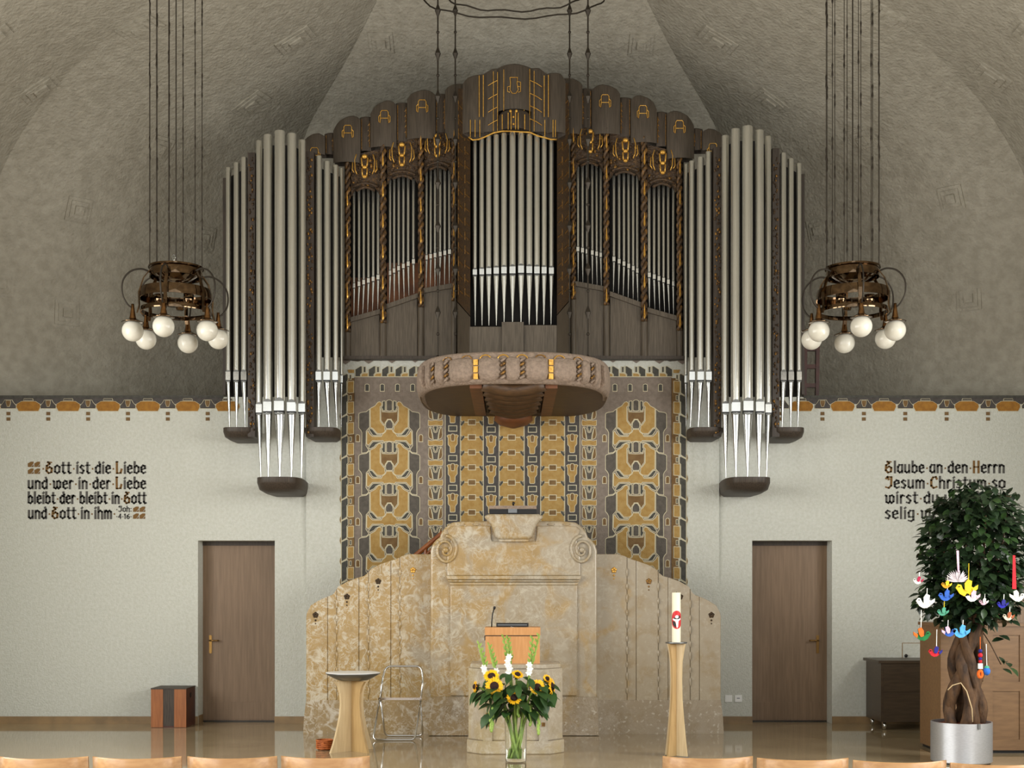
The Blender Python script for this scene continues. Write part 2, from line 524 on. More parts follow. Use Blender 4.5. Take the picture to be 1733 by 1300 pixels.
# vault: polygonal apse of three fields and the barrel of the nave
C1 = [(3.4, 3.22, 17.65), (5.5, 3.15, 17.5), (6.6, 2.98, 17.3), (7.449, 2.69, 16.9), (8.10, 1.913, 15.7), (8.397, 1.565, 15.1),
      (8.8, 1.0, 13.8), (9.1, 0.45, 12.0), (9.2, 0.2, 10.5), (9.25, 0.02, 9.0)]
C2 = [(3.4, 6.5, 15.3), (5.0, 6.42, 15.2), (6.317, 5.806, 14.8), (6.915, 5.186, 14.35), (7.343, 4.372, 13.8), (7.574, 3.68, 13.25),
      (8.0, 2.7, 12.3), (8.6, 1.6, 11.0), (9.1, 0.6, 9.6), (9.25, 0.03, 8.9)]
def curve(tab, z):
    """monotone cubic through the table"""
    n = len(tab)
    z = min(max(z, tab[0][0]), tab[-1][0])
    i = 0
    while i < n - 2 and z > tab[i + 1][0]:
        i += 1
    res = []
    z0, z1 = tab[i][0], tab[i + 1][0]
    h = z1 - z0
    t = (z - z0) / h
    for k in (1, 2):
        def sl(j):
            if j <= 0: return (tab[1][k] - tab[0][k]) / (tab[1][0] - tab[0][0])
            if j >= n - 1: return (tab[-1][k] - tab[-2][k]) / (tab[-1][0] - tab[-2][0])
            d0 = (tab[j][k] - tab[j - 1][k]) / (tab[j][0] - tab[j - 1][0])
            d1 = (tab[j + 1][k] - tab[j][k]) / (tab[j + 1][0] - tab[j][0])
            return 0 if d0 * d1 <= 0 else 2 * d0 * d1 / (d0 + d1)
        m0, m1 = sl(i), sl(i + 1)
        y0, y1 = tab[i][k], tab[i + 1][k]
        res.append((2 * t**3 - 3 * t**2 + 1) * y0 + (t**3 - 2 * t**2 + t) * h * m0 + (-2 * t**3 + 3 * t**2) * y1 + (t**3 - t**2) * h * m1)
    return res
zs = []
for i in range(60):
    t = i / 59
    zs.append(3.4 + (9.25 - 3.4) * (1 - (1 - t) ** 1.5))
vb = MB()
def ruled(fa, fb, nseg):
    rows = []
    for z in zs:
        a, b = fa(z), fb(z)
        rows.append([Vector((a[0] + (b[0] - a[0]) * j / nseg, a[1] + (b[1] - a[1]) * j / nseg, z)) for j in range(nseg + 1)])
    v = [p for r in rows for p in r]
    n1 = nseg + 1
    f = [(i * n1 + j, i * n1 + j + 1, (i + 1) * n1 + j + 1, (i + 1) * n1 + j) for i in range(len(zs) - 1) for j in range(nseg)]
    vb.add(v, f)
L1 = lambda z: (-curve(C1, z)[0], curve(C1, z)[1]); R1 = lambda z: tuple(curve(C1, z))
L2 = lambda z: (-curve(C2, z)[0], curve(C2, z)[1]); R2 = lambda z: tuple(curve(C2, z))
ruled(L1, R1, 8); ruled(L2, L1, 8); ruled(R1, R2, 8)
ruled(lambda z: (L2(z)[0], -3.0), L2, 12); ruled(R2, lambda z: (R2(z)[0], -3.0), 12)
ceiling = struct(vb.build('ceiling', M_vault, None, True))
bvh = BVHTree.FromPolygons(vb.v, vb.f)
EYEV = Vector((0, 0, EYE))
def on_vault(px, py):
    d = (P(px, py, 10) - EYEV).normalized()
    loc, nor, idx, dist = bvh.ray_cast(EYEV, d)
    if nor is not None and nor.dot(d) > 0:
        nor = -nor
    return loc, nor
def ceiling_z(x, y):
    loc, nor, idx, dist = bvh.ray_cast(Vector((x, y, 4.0)), Vector((0, 0, 1)))
    return loc.z if loc else 9.0

for (px, py) in ((237, 47), (500, 68), (645, 72), (1085, 75), (1215, 68), (1505, 30), (68, 150), (425, 176), (1303, 172), (1676, 127),
                 (270, 250), (1460, 236), (133, 355), (345, 403), (1385, 390), (1610, 335), (113, 530), (1640, 505), (-8, 60), (1745, 60), (2, 480)):
    loc, nor = on_vault(px, py)
    if loc is None:
        continue
    hx = Vector((0, 0, 1)).cross(nor)
    if hx.length < 0.05: continue
    hx.normalize(); up = nor.cross(hx).normalized()
    q = 0.145
    dv = (loc - EYEV).normalized()
    up = up * min(1.5, max(1.0, 0.8 / max(0.3, abs(nor.dot(dv)))))
    bm_ = MB()
    bm_.obox(loc, hx * q, up * q, nor * 0.014)
    bm_.obox(loc + nor * 0.012, hx * q * 0.72, up * q * 0.72, nor * 0.014)
    o = bm_.build('boss_plate', M_vault, ceiling)
    MB().obox(loc + nor * 0.028, hx * q * 0.36, up * q * 0.36, nor * 0.018).build('boss_knob', M_vault, o)

# ------------------------------------------------------------------ painted wall field behind the pulpit
PD = DC - 0.0005
paint = thing('patterned_wall_field', 'ochre, charcoal and mauve geometric painted wall field under the organ', 'wall painting', P(869, 800, DC))
LEVEL = {0: 0.003, 1: 0.006, 2: 0.009, 3: 0.012}
PCACHE = {}
def piece(name, pts, material, level=1, rim=1.0, D=PD, parent=None, key=None, off=(0.0, 0.0), mirror=None):
    """flat painted piece with a pale outline; pts in picture pixels"""
    k = D / F
    parent = parent or paint
    if mirror is not None:
        pts = [(2 * mirror - x, y) for x, y in pts]
    kk = (name, key, mirror is None) if key else None
    ax, ay = pts[0]
    if kk and kk in PCACHE:
        me = PCACHE[kk]
    else:
        poly = [((x - ax) * k, -(y - ay) * k) for x, y in pts]
        if area2(poly) < 0:
            poly = poly[::-1]
        n = len(poly)
        t = LEVEL[level]
        if rim > 0:
            inn = inset(poly, rim * k)
            v = [(x, 0, z) for x, z in poly] + [(x, -t, z) for x, z in poly] + [(x, -t - 0.002, z) for x, z in inn]
            f = [(i, (i + 1) % n, (i + 1) % n + n, i + n) for i in range(n)]
            f += [(i + n, (i + 1) % n + n, (i + 1) % n + 2 * n, i + 2 * n) for i in range(n)]
            f.append(tuple(range(2 * n, 3 * n)))
            mi = [0] * (2 * n) + [1]
            ms = [M_line, material]
        else:
            v = [(x, 0, z) for x, z in poly] + [(x, -t, z) for x, z in poly]
            f = [(i, (i + 1) % n, (i + 1) % n + n, i + n) for i in range(n)] + [tuple(range(n, 2 * n))]
            mi = [0] * (n + 1)
            ms = [material]
        me = bpy.data.meshes.new(name)
        me.from_pydata(v, [], f)
        for m in ms: me.materials.append(m)
        for p, i in zip(me.polygons, mi): p.material_index = i
        me.update()
        if kk: PCACHE[kk] = me
    return link(name, me, parent, P(ax + off[0], ay + off[1], D))

AX = 867.6
# mauve ground
piece('mauve_ground', [(599.5, 638.5), (1136.5, 638.5), (1136.5, 1010), (599.5, 1010)], M_pink, 0, 0)
piece('gutter_band', [(588, 640), (600, 640), (600, 1010), (588, 1010)], M_brown, 0, 0)
piece('gutter_band', [(1136, 640), (1148, 640), (1148, 1010), (1136, 1010)], M_brown, 0, 0)

Z2 = lambda pts: [(570 + x / 10.83, 670 + y / 10.83) for x, y in pts]
AXA = 570 + 963 / 10.83
def mirA(pts): return [(2 * AXA - x, y) for x, y in pts]
motif = [
    ('capital_tile', Z2([(905, 95), (935, 75), (963, 68), (990, 75), (1022, 95), (1022, 275), (963, 285), (905, 275)]), M_char, False),
    ('side_tile', Z2([(830, 98), (885, 88), (893, 95), (893, 280), (845, 282), (828, 240), (812, 212), (835, 180), (835, 130)]), M_slate, True),
    ('ochre_horn', Z2([(610, 230), (700, 180), (750, 115), (790, 103), (825, 125), (828, 180), (800, 205), (800, 460), (850, 530), (880, 550),
                       (885, 610), (895, 640), (870, 680), (830, 697), (740, 697), (700, 650), (660, 605), (613, 582)]), M_gold, True),
    ('umber_field', Z2([(806, 222), (840, 290), (963, 297), (1086, 290), (1120, 222), (1120, 455), (1078, 512), (1058, 540), (1042, 530),
                        (1032, 492), (1003, 455), (995, 436), (931, 436), (923, 455), (894, 492), (884, 530), (868, 540), (848, 512), (806, 455)]), M_brown, False),
    ('bell_tile', Z2([(931, 436), (995, 436), (1003, 458), (1032, 498), (1038, 560), (1022, 608), (904, 608), (888, 560), (894, 498), (923, 458)]), M_char, False),
    ('ochre_crossbar', Z2([(905, 612), (1021, 612), (1036, 660), (1090, 700), (1112, 742), (1270, 742), (1326, 690), (1348, 640), (1378, 662), (1382, 880),
                           (1352, 915), (1322, 890), (1270, 828), (1082, 825), (1066, 852), (963, 838), (860, 852), (844, 825), (656, 828), (604, 890),
                           (574, 915), (544, 880), (548, 662), (578, 640), (600, 690), (656, 742), (814, 742), (836, 700), (890, 660)]), M_gold, False),
    ('upper_swoosh', Z2([(585, 618), (615, 592), (660, 612), (702, 662), (742, 704), (818, 706), (808, 732), (700, 736), (655, 725), (625, 680)]), M_slate, True),
    ('lower_swoosh', Z2([(578, 962), (588, 930), (640, 858), (670, 836), (836, 838), (852, 853), (770, 875), (720, 900), (690, 940), (612, 978)]), M_slate, True),
    ('charcoal_shield', Z2([(398, 340), (408, 318), (440, 302), (540, 287), (607, 232), (607, 580), (546, 650), (541, 915), (576, 968), (594, 1000),
                            (550, 1045), (452, 1058), (456, 680), (440, 640), (398, 590)]), M_char, True),
    ('arched_tile', Z2([(345, 740), (355, 715), (385, 705), (412, 715), (425, 740), (425, 848), (345, 848)]), M_brown, True),
]
for n in range(4):
    for side in (None, AX):
        for nm, pts, mt, two in motif:
            q = [(x, y + n * 70.7) for x, y in pts]
            piece(nm, q, mt, 1, 1.0, key='A', mirror=side)
            if two:
                piece(nm, mirA(q), mt, 1, 1.0, key='Am', mirror=side)

# side borders
Zb = lambda pts: [(570 + x / 10.83, 632 + (y - 345) / 10.83) for x, y in pts]
border = [
    ('charcoal_scale', Zb([(80, 402), (185, 348), (213, 362), (213, 475), (190, 500), (190, 705), (160, 728), (80, 776)]), M_slate),
    ('slot_tile', Zb([(232, 368), (275, 368), (275, 462), (232, 462)]), M_slate),
    ('ochre_scale', Zb([(195, 512), (216, 488), (318, 484), (318, 700), (222, 712), (195, 692)]), M_gold),
]
for n in range(11):
    for side in (None, 869.5):
        for nm, pts, mt in border:
            piece(nm, [(x, y + n * 35.0) for x, y in pts], mt, 2, 0.9, key='B', mirror=side)
        if n >= 1:
            b = Zb([(78, 300), (58, 335), (50, 380), (62, 430), (78, 450)])
            piece('edge_bulge', [(x, y + n * 35.0) for x, y in b], M_brown, 1, 0.5, key='B', mirror=side)
# top merlons
Zm = lambda pts: [(560 + x / 10.83, 600 + y / 10.83) for x, y in pts]
merlon = [
    ('merlon_tile', Zm([(443, 275), (540, 213), (577, 213), (577, 340), (548, 372), (552, 412), (443, 412)]), M_slate),
    ('merlon_slot', Zm([(595, 222), (645, 222), (645, 336), (595, 336)]), M_slate),
    ('merlon_foot', Zm([(552, 412), (560, 368), (590, 346), (664, 342), (684, 330), (684, 412)]), M_gold),
]
for n in range(6):
    for side in (None, 869.5):
        for nm, pts, mt in merlon:
            piece(nm, [(x + n * 22.62, y) for x, y in pts], mt, 2, 0.8, key='M', mirror=side)
        if n < 5:
            piece('window_tile', [(x + n * 25.7, y) for x, y in Zm([(622, 560), (635, 545), (665, 538), (695, 545), (708, 560), (708, 682), (622, 682)])], M_slate, 2, 1.0, key='W', mirror=side)
for side in (None, 869.5):
    piece('corner_tile', Zm([(298, 280), (430, 280), (430, 345), (330, 345)]), M_gold, 2, 0.3, mirror=side)

# inner columns
Z3 = lambda pts, ox=710: [(ox + x / 10.83, 690 + y / 10.83) for x, y in pts]
colB = [
    ('ochre_bar', Z3([(155, 590), (215, 605), (290, 594), (365, 605), (425, 585), (436, 640), (428, 690), (405, 705), (290, 692), (180, 705), (155, 690)]), M_gold),
    ('umber_petal', Z3([(172, 365), (190, 356), (215, 400), (235, 500), (244, 590), (215, 582), (175, 560), (160, 500)]), M_brown),
    ('umber_petal_twin', Z3([(413, 365), (395, 356), (370, 400), (352, 500), (342, 590), (370, 582), (410, 560), (425, 500)]), M_brown),
    ('grey_cup', Z3([(190, 346), (236, 366), (255, 400), (266, 445), (293, 458), (320, 445), (331, 400), (350, 366), (396, 346), (368, 420), (350, 500), (338, 592), (250, 592), (238, 500), (216, 420)]), M_char),
    ('slate_wedge', Z3([(250, 342), (293, 334), (336, 342), (318, 400), (306, 442), (280, 442), (266, 400)]), M_slate),
]
for n in range(-1, 8):
    for side in (None, 867.1):
        for nm, pts, mt in colB:
            piece(nm, [(x, y + n * 33.75) for x, y in pts], mt, 1, 0.8, key='CB', mirror=side)
vase = [
    ('ochre_vase', [(490, 515), (530, 492), (565, 496), (572, 480), (630, 480), (640, 496), (680, 492), (710, 515), (690, 560), (690, 670), (652, 720), (650, 820), (632, 832),
                    (560, 832), (548, 818), (545, 720), (512, 680), (512, 560)], M_gold, 2, 0.9),
    ('umber_tongue', [(570, 486), (600, 476), (632, 486), (644, 530), (632, 618), (570, 618), (558, 540)], M_brown, 3, 0.8),
    ('slate_block', [(520, 872), (684, 872), (684, 984), (520, 984)], M_slate, 2, 1.2),
]
for i, (x0, dy) in enumerate(((753.2, 0.0), (817.8, 1.9), (887.0, 1.9), (955.4, 0.0))):
    wdt = 26.2 if i in (0, 3) else 27.0
    if i == 2: wdt = 28.0
    piece('slate_strip', [(x0, 655), (x0 + wdt, 655), (x0 + wdt, 1000), (x0, 1000)], M_band, 1, 0.9)
    for n in range(-1, 5):
        for nm, pts, mt, lv, rim in vase:
            cx0 = x0 + wdt / 2
            piece(nm, [(cx0 + (x - 602) / 10.83, 690 + y / 10.83 + dy + n * 50.3) for x, y in pts], mt, lv, rim, key='V')
for i, (x0, x1) in enumerate(((779.8, 817.5), (845.2, 886.6), (915.4, 955.2))):
    wd = x1 - x0; mx = (x0 + x1) / 2
    for n in range(-2, 10):
        y0 = 740.2 + n * 25.4 + (0.3 if i else 0)
        h = wd / 2
        piece('ochre_cell', [(mx - h, y0 + 5), (mx - h + 6, y0), (mx + h - 6, y0), (mx + h, y0 + 5), (mx + h, y0 + 23), (mx + h - 6, y0 + 25.4), (mx - h + 6, y0 + 25.4), (mx - h, y0 + 23)],
              M_gold, 1, 0.7, key='G%d' % i)
        piece('umber_block', [(mx - 6.8, y0 - 4.8), (mx + 6.8, y0 - 4.8), (mx + 6.8, y0 + 5.2), (mx - 6.8, y0 + 5.2)], M_brown, 2, 1.1, key='U')
        for s in (-1, 1):
            piece('slate_clasp', [(mx + s * (h + 1.0), y0 + 4.2), (mx + s * (h - 3.2), y0 - 2.4), (mx + s * (h - 6.6), y0 - 2.8), (mx + s * (h - 6.2), y0 + 1.2), (mx + s * (h - 1.5), y0 + 7.0)],
                  M_slate, 2, 0.3, key='S%d' % s)

# dark wavy sill and drops under the organ
o = MB()
for side in (0, 1):
    x = 579.0
    for n in range(4):
        wv = [(x, 604), (x + 40, 604), (x + 40, 608.5 - n * 0.8), (x + 27, 612 - n), (x + 14, 610.5 - n), (x, 608)]
        dr_ = [(x - 1, 605 - n * 0.5), (x + 14, 605 - n * 0.5), (x + 13.5, 612 - n), (x + 6, 617 - n * 1.1), (x - 1, 612.5 - n)]
        if side:
            wv = [(2 * 870 - a, b) for a, b in wv]; dr_ = [(2 * 870 - a, b) for a, b in dr_]
        piece('sill_wave', wv, M_oakgrey, 1, 0)
        piece('sill_drop', dr_, M_pink, 2, 0)
        x += 39.3 if n != 0 else 39.0

# ------------------------------------------------------------------ friezes on the side walls
def frieze(label, xs_list, x0, x1):
    DW = 15.0 - 0.0006
    root = thing('painted_frieze', label, 'frieze', P((x0 + x1) / 2, 690, DW))
    piece('frieze_band', [(x0, 671), (x1, 671), (x1, 684), (x0, 684)], M_band, 0, 0, DW, root)
    piece('frieze_edge', [(x0, 669.5), (x1, 669.5), (x1, 673.5), (x0, 673.5)], M_slate, 2, 0, DW, root)
    s = 4.3325
    for c in xs_list:
        def T(pts, dx=0): return [(c + dx + x / s, 620 + y / s) for x, y in pts]
        piece('charcoal_cartouche', T([(-57, 312), (-60, 290), (-38, 264), (-28, 246), (28, 246), (38, 264), (60, 290), (57, 312)]), M_band, 1, 0.6, DW, root)
        piece('umber_inset', T([(-18, 250), (18, 250), (18, 272), (9, 298), (-9, 298), (-18, 272)]), M_brown, 2, 0.5, DW, root)
        piece('ochre_cushion', T([(-90, 298), (-86, 277), (-52, 256), (52, 256), (86, 277), (90, 298), (74, 331), (-72, 331)], 33.9), M_ochre2, 1, 0.5, DW, root)
        piece('cushion_cap', T([(-38, 254), (-32, 236), (32, 236), (38, 254)], 33.9), M_char, 2, 0.5, DW, root)
        for yy in (347, 387):
            piece('frieze_square', T([(-14, yy - 12), (14, yy - 12), (14, yy + 12), (-14, yy + 12)]), M_brown, 1, 0, DW, root)
frieze('painted frieze with ochre cushions above the verse beginning Gott', [14.5 + 67.4 * k for k in range(-1, 6)], -70, 378)
frieze('painted frieze with ochre cushions above the verse beginning Glaube', [1391.9 + 70.0 * k for k in range(-1, 6)], 1360, 1810)

# ------------------------------------------------------------------ lettering
GLY = {
 'o': (.62, [[(.3, 1), (.08, .8), (.06, .2), (.3, 0), (.54, .18), (.56, .8), (.3, 1)]]),
 't': (.46, [[(.2, 1.35), (.18, .2), (.3, 0), (.46, .06)], [(0, 1), (.46, 1.02)]]),
 'i': (.22, [[(.1, 1), (.1, 0)], [(.06, 1.28), (.16, 1.4)]]),
 's': (.5, [[(.44, .88), (.22, 1), (.06, .78), (.42, .32), (.28, .0), (.02, .1)]]),
 'd': (.62, [[(.42, 1.42), (.52, 1.1), (.52, 0)], [(.52, .85), (.28, .97), (.06, .7), (.08, .2), (.26, 0), (.5, .2)]]),
 'e': (.56, [[(.08, .46), (.48, .62), (.44, .92), (.26, 1), (.06, .74), (.08, .2), (.28, 0), (.52, .14)]]),
 'L': (.72, [[(.08, 1.45), (.1, 0), (.5, .04), (.6, .5)], [(.02, 1.45), (.2, 1.45)]]),
 'b': (.62, [[(.1, 1.45), (.08, .1), (.32, 0), (.54, .22), (.52, .76), (.32, .96), (.1, .78)]]),
 'u': (.62, [[(.08, 1), (.08, .15), (.24, 0), (.5, .22)], [(.5, 1), (.5, 0)]]),
 'n': (.6, [[(.08, 0), (.08, 1)], [(.08, .8), (.3, 1), (.5, .84), (.5, 0)]]),
 'w': (.9, [[(.02, 1), (.12, .9), (.12, .12), (.3, 0), (.44, .2), (.44, .92)], [(.44, .2), (.6, 0), (.78, .2), (.8, .8), (.64, 1), (.44, .9)]]),
 'r': (.44, [[(.08, 0), (.08, 1)], [(.08, .75), (.24, 1), (.42, .9)]]),
 'l': (.22, [[(.1, 1.45), (.1, 0)]]),
 'h': (.6, [[(.08, 1.45), (.08, 0)], [(.08, .8), (.3, 1), (.5, .84), (.5, -.05)]]),
 'm': (.88, [[(.08, 0), (.08, 1)], [(.08, .8), (.25, 1), (.42, .84), (.42, 0)], [(.42, .8), (.6, 1), (.78, .84), (.78, 0)]]),
 'G': (.78, [[(.62, 1.38), (.2, 1.42), (.42, 1.2), (.1, .95), (.06, .3), (.3, 0), (.6, .12), (.64, .62), (.4, .8), (.2, .62)]]),
 'a': (.6, [[(.5, 1), (.2, 1), (.06, .72), (.06, .2), (.24, 0), (.5, .22)], [(.5, 1), (.5, 0)]]),
 'J': (.7, [[(.08, 1.2), (.22, 1.42), (.6, 1.4), (.58, .3), (.34, 0), (.04, .12)], [(.22, 1.42), (.34, 1.1)]]),
 'C': (.68, [[(.6, 1.15), (.5, 1.42), (.24, 1.36), (.06, 1.0), (.06, .3), (.28, 0), (.6, .16)]]),
 'H': (.7, [[(.08, 1.45), (.08, 0)], [(.56, 1.45), (.56, 0)], [(.08, .72), (.56, .72)]]),
 'g': (.6, [[(.5, 1), (.2, 1), (.06, .72), (.1, .18), (.5, .2)], [(.5, 1), (.5, -.18), (.3, -.36), (.04, -.26)]]),
 '4': (.6, [[(.4, 0), (.4, 1.2), (.04, .4), (.56, .4)]]),
 '1': (.3, [[(.02, 1.0), (.15, 1.2), (.15, 0)]]),
 '6': (.56, [[(.46, 1.2), (.1, .8), (.06, .2), (.28, 0), (.48, .2), (.46, .55), (.26, .68), (.08, .5)]]),
 ':': (.24, [[(.1, .1), (.1, .14)], [(.1, .8), (.1, .84)]]),
 '.': (.24, [[(.1, .5), (.1, .54)]]),
 '\u00b7': (.3, [[(.13, .56), (.17, .56)]]),
 ' ': (.3, []),
}
def text_line(root, txt, px0, px1, base, xh, D, caps=True, sw=0.2):
    """one painted line stretched between two picture columns; a part for every word"""
    gap = 0.14
    total = sum(GLY[c][0] + gap for c in txt) - gap
    sx = (px1 - px0) / total
    k = D / F
    cur = 0.0
    words, w_ = [], []
    for c in txt:
        if c in '\u00b7 ':
            if w_: words.append(w_); w_ = []
            if c != ' ': words.append([(c, cur)])
        else:
            w_.append((c, cur))
        cur += GLY[c][0] + gap
    if w_: words.append(w_)
    for wd in words:
        m = MB()
        for c, x0 in wd:
            mi = 1 if (c.isupper() and caps) or c == '\u00b7' else 0
            thick = sw * xh * k * (1.15 if c != '\u00b7' else 1.4)
            for st in GLY[c][1]:
                pts = [Vector(((px0 + (x0 + x) * sx - CX) * k, EYE + (HY - base + y * xh) * k)) for x, y in st]
                for a, b in zip(pts, pts[1:]):
                    d = b - a
                    if d.length < 1e-6: continue
                    d.normalize()
                    nrm = Vector((-d.y, d.x))
                    # broad-nib look: upright strokes heavier than level ones
                    hw = thick * (0.36 + 0.24 * abs(d.y))
                    a2, b2 = a - d * hw * 0.7, b + d * hw * 0.7
                    q = [a2 - nrm * hw, b2 - nrm * hw, b2 + nrm * hw, a2 + nrm * hw]
                    m.prism([(p.x, p.y) for p in q], D - 0.004, D + 0.001, mi)
        nm = 'word' if wd[0][0] != '\u00b7' else 'word_dot'
        m.build(nm, [M_ink, M_inkbrown], root)
def checker(root, px, py, D):
    for i in range(2):
        for j in range(2):
            x, y = px + i * 11.0, py + j * 11.6
            piece('corner_lozenge', [(x, y + 9), (x, y + 3), (x + 5, y), (x + 9.3, y), (x + 9.3, y + 3), (x + 4.5, y + 9)], M_inkbrown, 1, 0, D, root)
            piece('corner_lozenge', [(x + 5.5, y + 9), (x + 9.3, y + 5), (x + 9.3, y + 9)], M_inkbrown, 1, 0, D, root)
ins = thing('wall_inscription', 'grey and brown painted verse beginning Gott ist die Liebe', 'inscription', P(148, 830, DW))
checker(ins, 47.5, 781.5, DW)
text_line(ins, '\u00b7Gott\u00b7ist\u00b7die\u00b7Liebe', 71, 247, 801, 13.2, DW)
text_line(ins, 'und\u00b7wer\u00b7in\u00b7der\u00b7Liebe', 47.5, 247, 827, 13.2, DW)
text_line(ins, 'bleibt\u00b7der\u00b7bleibt\u00b7in\u00b7Gott', 47.5, 247.5, 852, 13.2, DW)
text_line(ins, 'und\u00b7Gott\u00b7in\u00b7ihm\u00b7', 48, 196, 877.5, 13.2, DW)
text_line(ins, '.Joh:', 197, 223, 866, 6.5, DW, False)
text_line(ins, '.4.16.', 197, 223, 878, 6.5, DW, False)
checker(ins, 225.5, 857.5, DW)
ins2 = thing('wall_inscription', 'grey and brown painted verse beginning Glaube an den Herrn, partly behind the tree', 'inscription', P(1600, 830, DW))
text_line(ins2, 'Glaube\u00b7an\u00b7den\u00b7Herrn', 1498, 1700, 800, 13.2, DW)
text_line(ins2, 'Jesum\u00b7Christum\u00b7so', 1498, 1701, 826, 13.2, DW)
text_line(ins2, 'wirst\u00b7du\u00b7und\u00b7dein', 1498, 1690, 851.5, 13.2, DW)
text_line(ins2, 'selig\u00b7werden', 1498, 1640, 877.5, 13.2, DW)

# ------------------------------------------------------------------ organ
organ = thing('pipe_organ', 'large pipe organ with silver pipes and dark gilded case above the pulpit', 'organ', P(869, 605, DC))
def mir(px, py):
    """the same point on the other half of the case"""
    return 2 * 869.3 - px, py - max(0.0, 700 - py) * 0.0165
def R_(side, pts):
    return [mir(*p) for p in pts] if side else list(pts)

def pipe(px, wd, top, m0, m1, foot, D, parent=organ, n=14, fx=None):
    """px centre, wd width, top/mouth top/mouth bottom/foot end rows"""
    k = D / F
    r = wd / 2 * k
    x = (px - CX) * k
    zt, za, zb, zf = [EYE + (HY - q) * k for q in (top, m0, m1, foot)]
    b = MB()
    b.lathe([(r, zb), (r, zt - r * 0.15), (r * 0.93, zt), (r * 0.8, zt), (r * 0.8, zt - r * 1.2)], (x, D, 0), n, 0, True)
    body = smooth_by_angle(b.build('pipe', M_tin, parent))
    xf = (fx - CX) * k if fx else x
    f = MB()
    f.tube([(x, D, zb), (x + (xf - x) * 0.5, D, (zb + zf) / 2), (xf, D, zf)], r, n, taper=[r * 0.98, r * 0.56, r * 0.14])
    smooth_by_angle(f.build('pipe_foot', M_tinfoot if n >= 20 else M_tin, body), 60)
    hw = r * 0.92
    yf = D - r * 1.06
    MB().box((x - hw, yf, zb), (x + hw, D, za)).build('pipe_mouth', M_tinbright, body)
    # rounded upper lip and lower lip, flattened into the round body
    arc = [(x + hw * 0.9 * math.cos(a), za + hw * 0.75 * math.sin(a)) for a in [PI * i / 8 for i in range(9)]]
    MB().prism(arc, D - r * 1.02, D).build('upper_lip', M_tindull, body)
    low = [(x - hw * 0.9 * math.cos(a), zb - r * 0.35 - hw * 0.5 * math.sin(a)) for a in [PI * i / 8 for i in range(9)]]
    MB().prism(low, D - r * 0.99, D).build('lower_lip', M_tindull, body)
    MB().box((x - hw * 1.02, D - r * 1.04, zb - r * 0.32), (x + hw * 1.02, D, zb)).build('mouth_slit', M_black, body)
    return body

def rope(px, y0, y1, D, wpx, parent=organ, name='twisted_post'):
    """two-strand twisted carved post with gilded strand and gilt spikes"""
    k = D / F
    r = wpx / 2 * k
    z0, z1 = EYE + (HY - y1) * k, EYE + (HY - y0) * k
    x = (px - CX) * k
    m = MB()
    pitch = r * 4.6
    n = max(8, int((z1 - z0) / pitch * 9))
    for s, mi in ((0, 0), (1, 1)):
        pts = []
        for i in range(n + 1):
            t = i / n
            a = s * PI + 2 * PI * (z1 - z0) * t / pitch
            pts.append((x + r * 0.5 * math.cos(a), D + r * 0.5 * math.sin(a), z0 + (z1 - z0) * t))
        m.tube(pts, r * 0.52, 6, mi)
    o = m.build(name, [M_carve, M_carve2], parent, True)
    step = 52 * k
    z = z0 + 6 * k
    while z + 24 * k < z1:
        MB().add([(x, D - r * 1.15, z + 22 * k), (x - 0.1 * r, D - r * 1.25, z + 1 * k), (x + 0.3 * r, D - r * 1.0, z + 1 * k), (x - 0.3 * r, D - r * 1.0, z + 1 * k), (x + 0.0, D - r * 1.0, z - 4 * k),
               (x + .1 * r, D - r * 1.02, z + 12 * k), (x - .1 * r, D - r * 1.02, z + 12 * k)],
              [(2, 5, 0), (0, 6, 3), (0, 5, 6), (1, 2, 4), (1, 4, 3), (5, 2, 1), (5, 1, 6), (6, 1, 3)]).build('gilt_spike', M_gilt, o)
        z += step
    return o

def board(name, pts, D, thick, material, parent=organ, bulge=0.0):
    """upright board from a picture outline"""
    poly = pxpoly(pts, D)
    return MB().prism(poly, D, D + thick).build(name, material, parent)

def bulged(name, x0, x1, top, y1, D, material, parent, bulge=0.05, side=0, n=8):
    """convex panel: top = outline from x0 to x1, straight foot at y1"""
    def ty(x):
        for (a, ya), (b, yb) in zip(top, top[1:]):
            if a <= x <= b:
                return ya + (yb - ya) * (x - a) / (b - a + 1e-9)
        return top[-1][1]
    v, f = [], []
    for i in range(n + 1):
        x = x0 + (x1 - x0) * i / n
        u = 2 * i / n - 1
        d = D - bulge * (1 - u * u)
        yt = ty(x)
        for yy, dd in ((y1, d), (yt + 3, d), (yt, d + 0.02), (yt, D + 0.12), (y1, D + 0.12)):
            q = mir(x, yy) if side else (x, yy)
            w_ = P(q[0], q[1], D)
            v.append((w_.x, dd, w_.z))
    for i in range(n):
        for j in range(4):
            a, b = i * 5 + j, (i + 1) * 5 + j
            f.append((a, b, b + 1, a + 1) if not side else (a + 1, b + 1, b, a))
    return mk(name, v, f, material, parent, None, True)

def gilt(name, lines, D, wpx, parent, mt=None, side=0):
    """thin gilded line work lying on a panel; lines in picture pixels"""
    m = MB()
    for ln in lines:
        pts = [P(*(mir(*p) if side else p), D) for p in ln]
        m.tube(pts, wpx / 2 * D / F, 5)
    o = m.build(name, mt or M_gilt, parent)
    if name == 'gilt_line':
        o['kind'] = 'stuff'
    return o

DO = 14.9
# near-black board putting the shade between the pipes into colour
bk = MB()
for pts in ([(583, 270), (650, 235), (720, 200), (790, 175), (950, 175), (1020, 195), (1090, 225), (1157, 265), (1157, 604), (583, 604)],):
    bk.prism(pxpoly(pts, 15.35), 15.35, 15.5)
bk.build('case_back', M_dark, organ)
MB().prism(pxpoly([(583, 604), (1158, 604), (1158, 609), (583, 609)], DO), DO - 0.06, 15.6).build('case_floor', M_oakdark, organ)

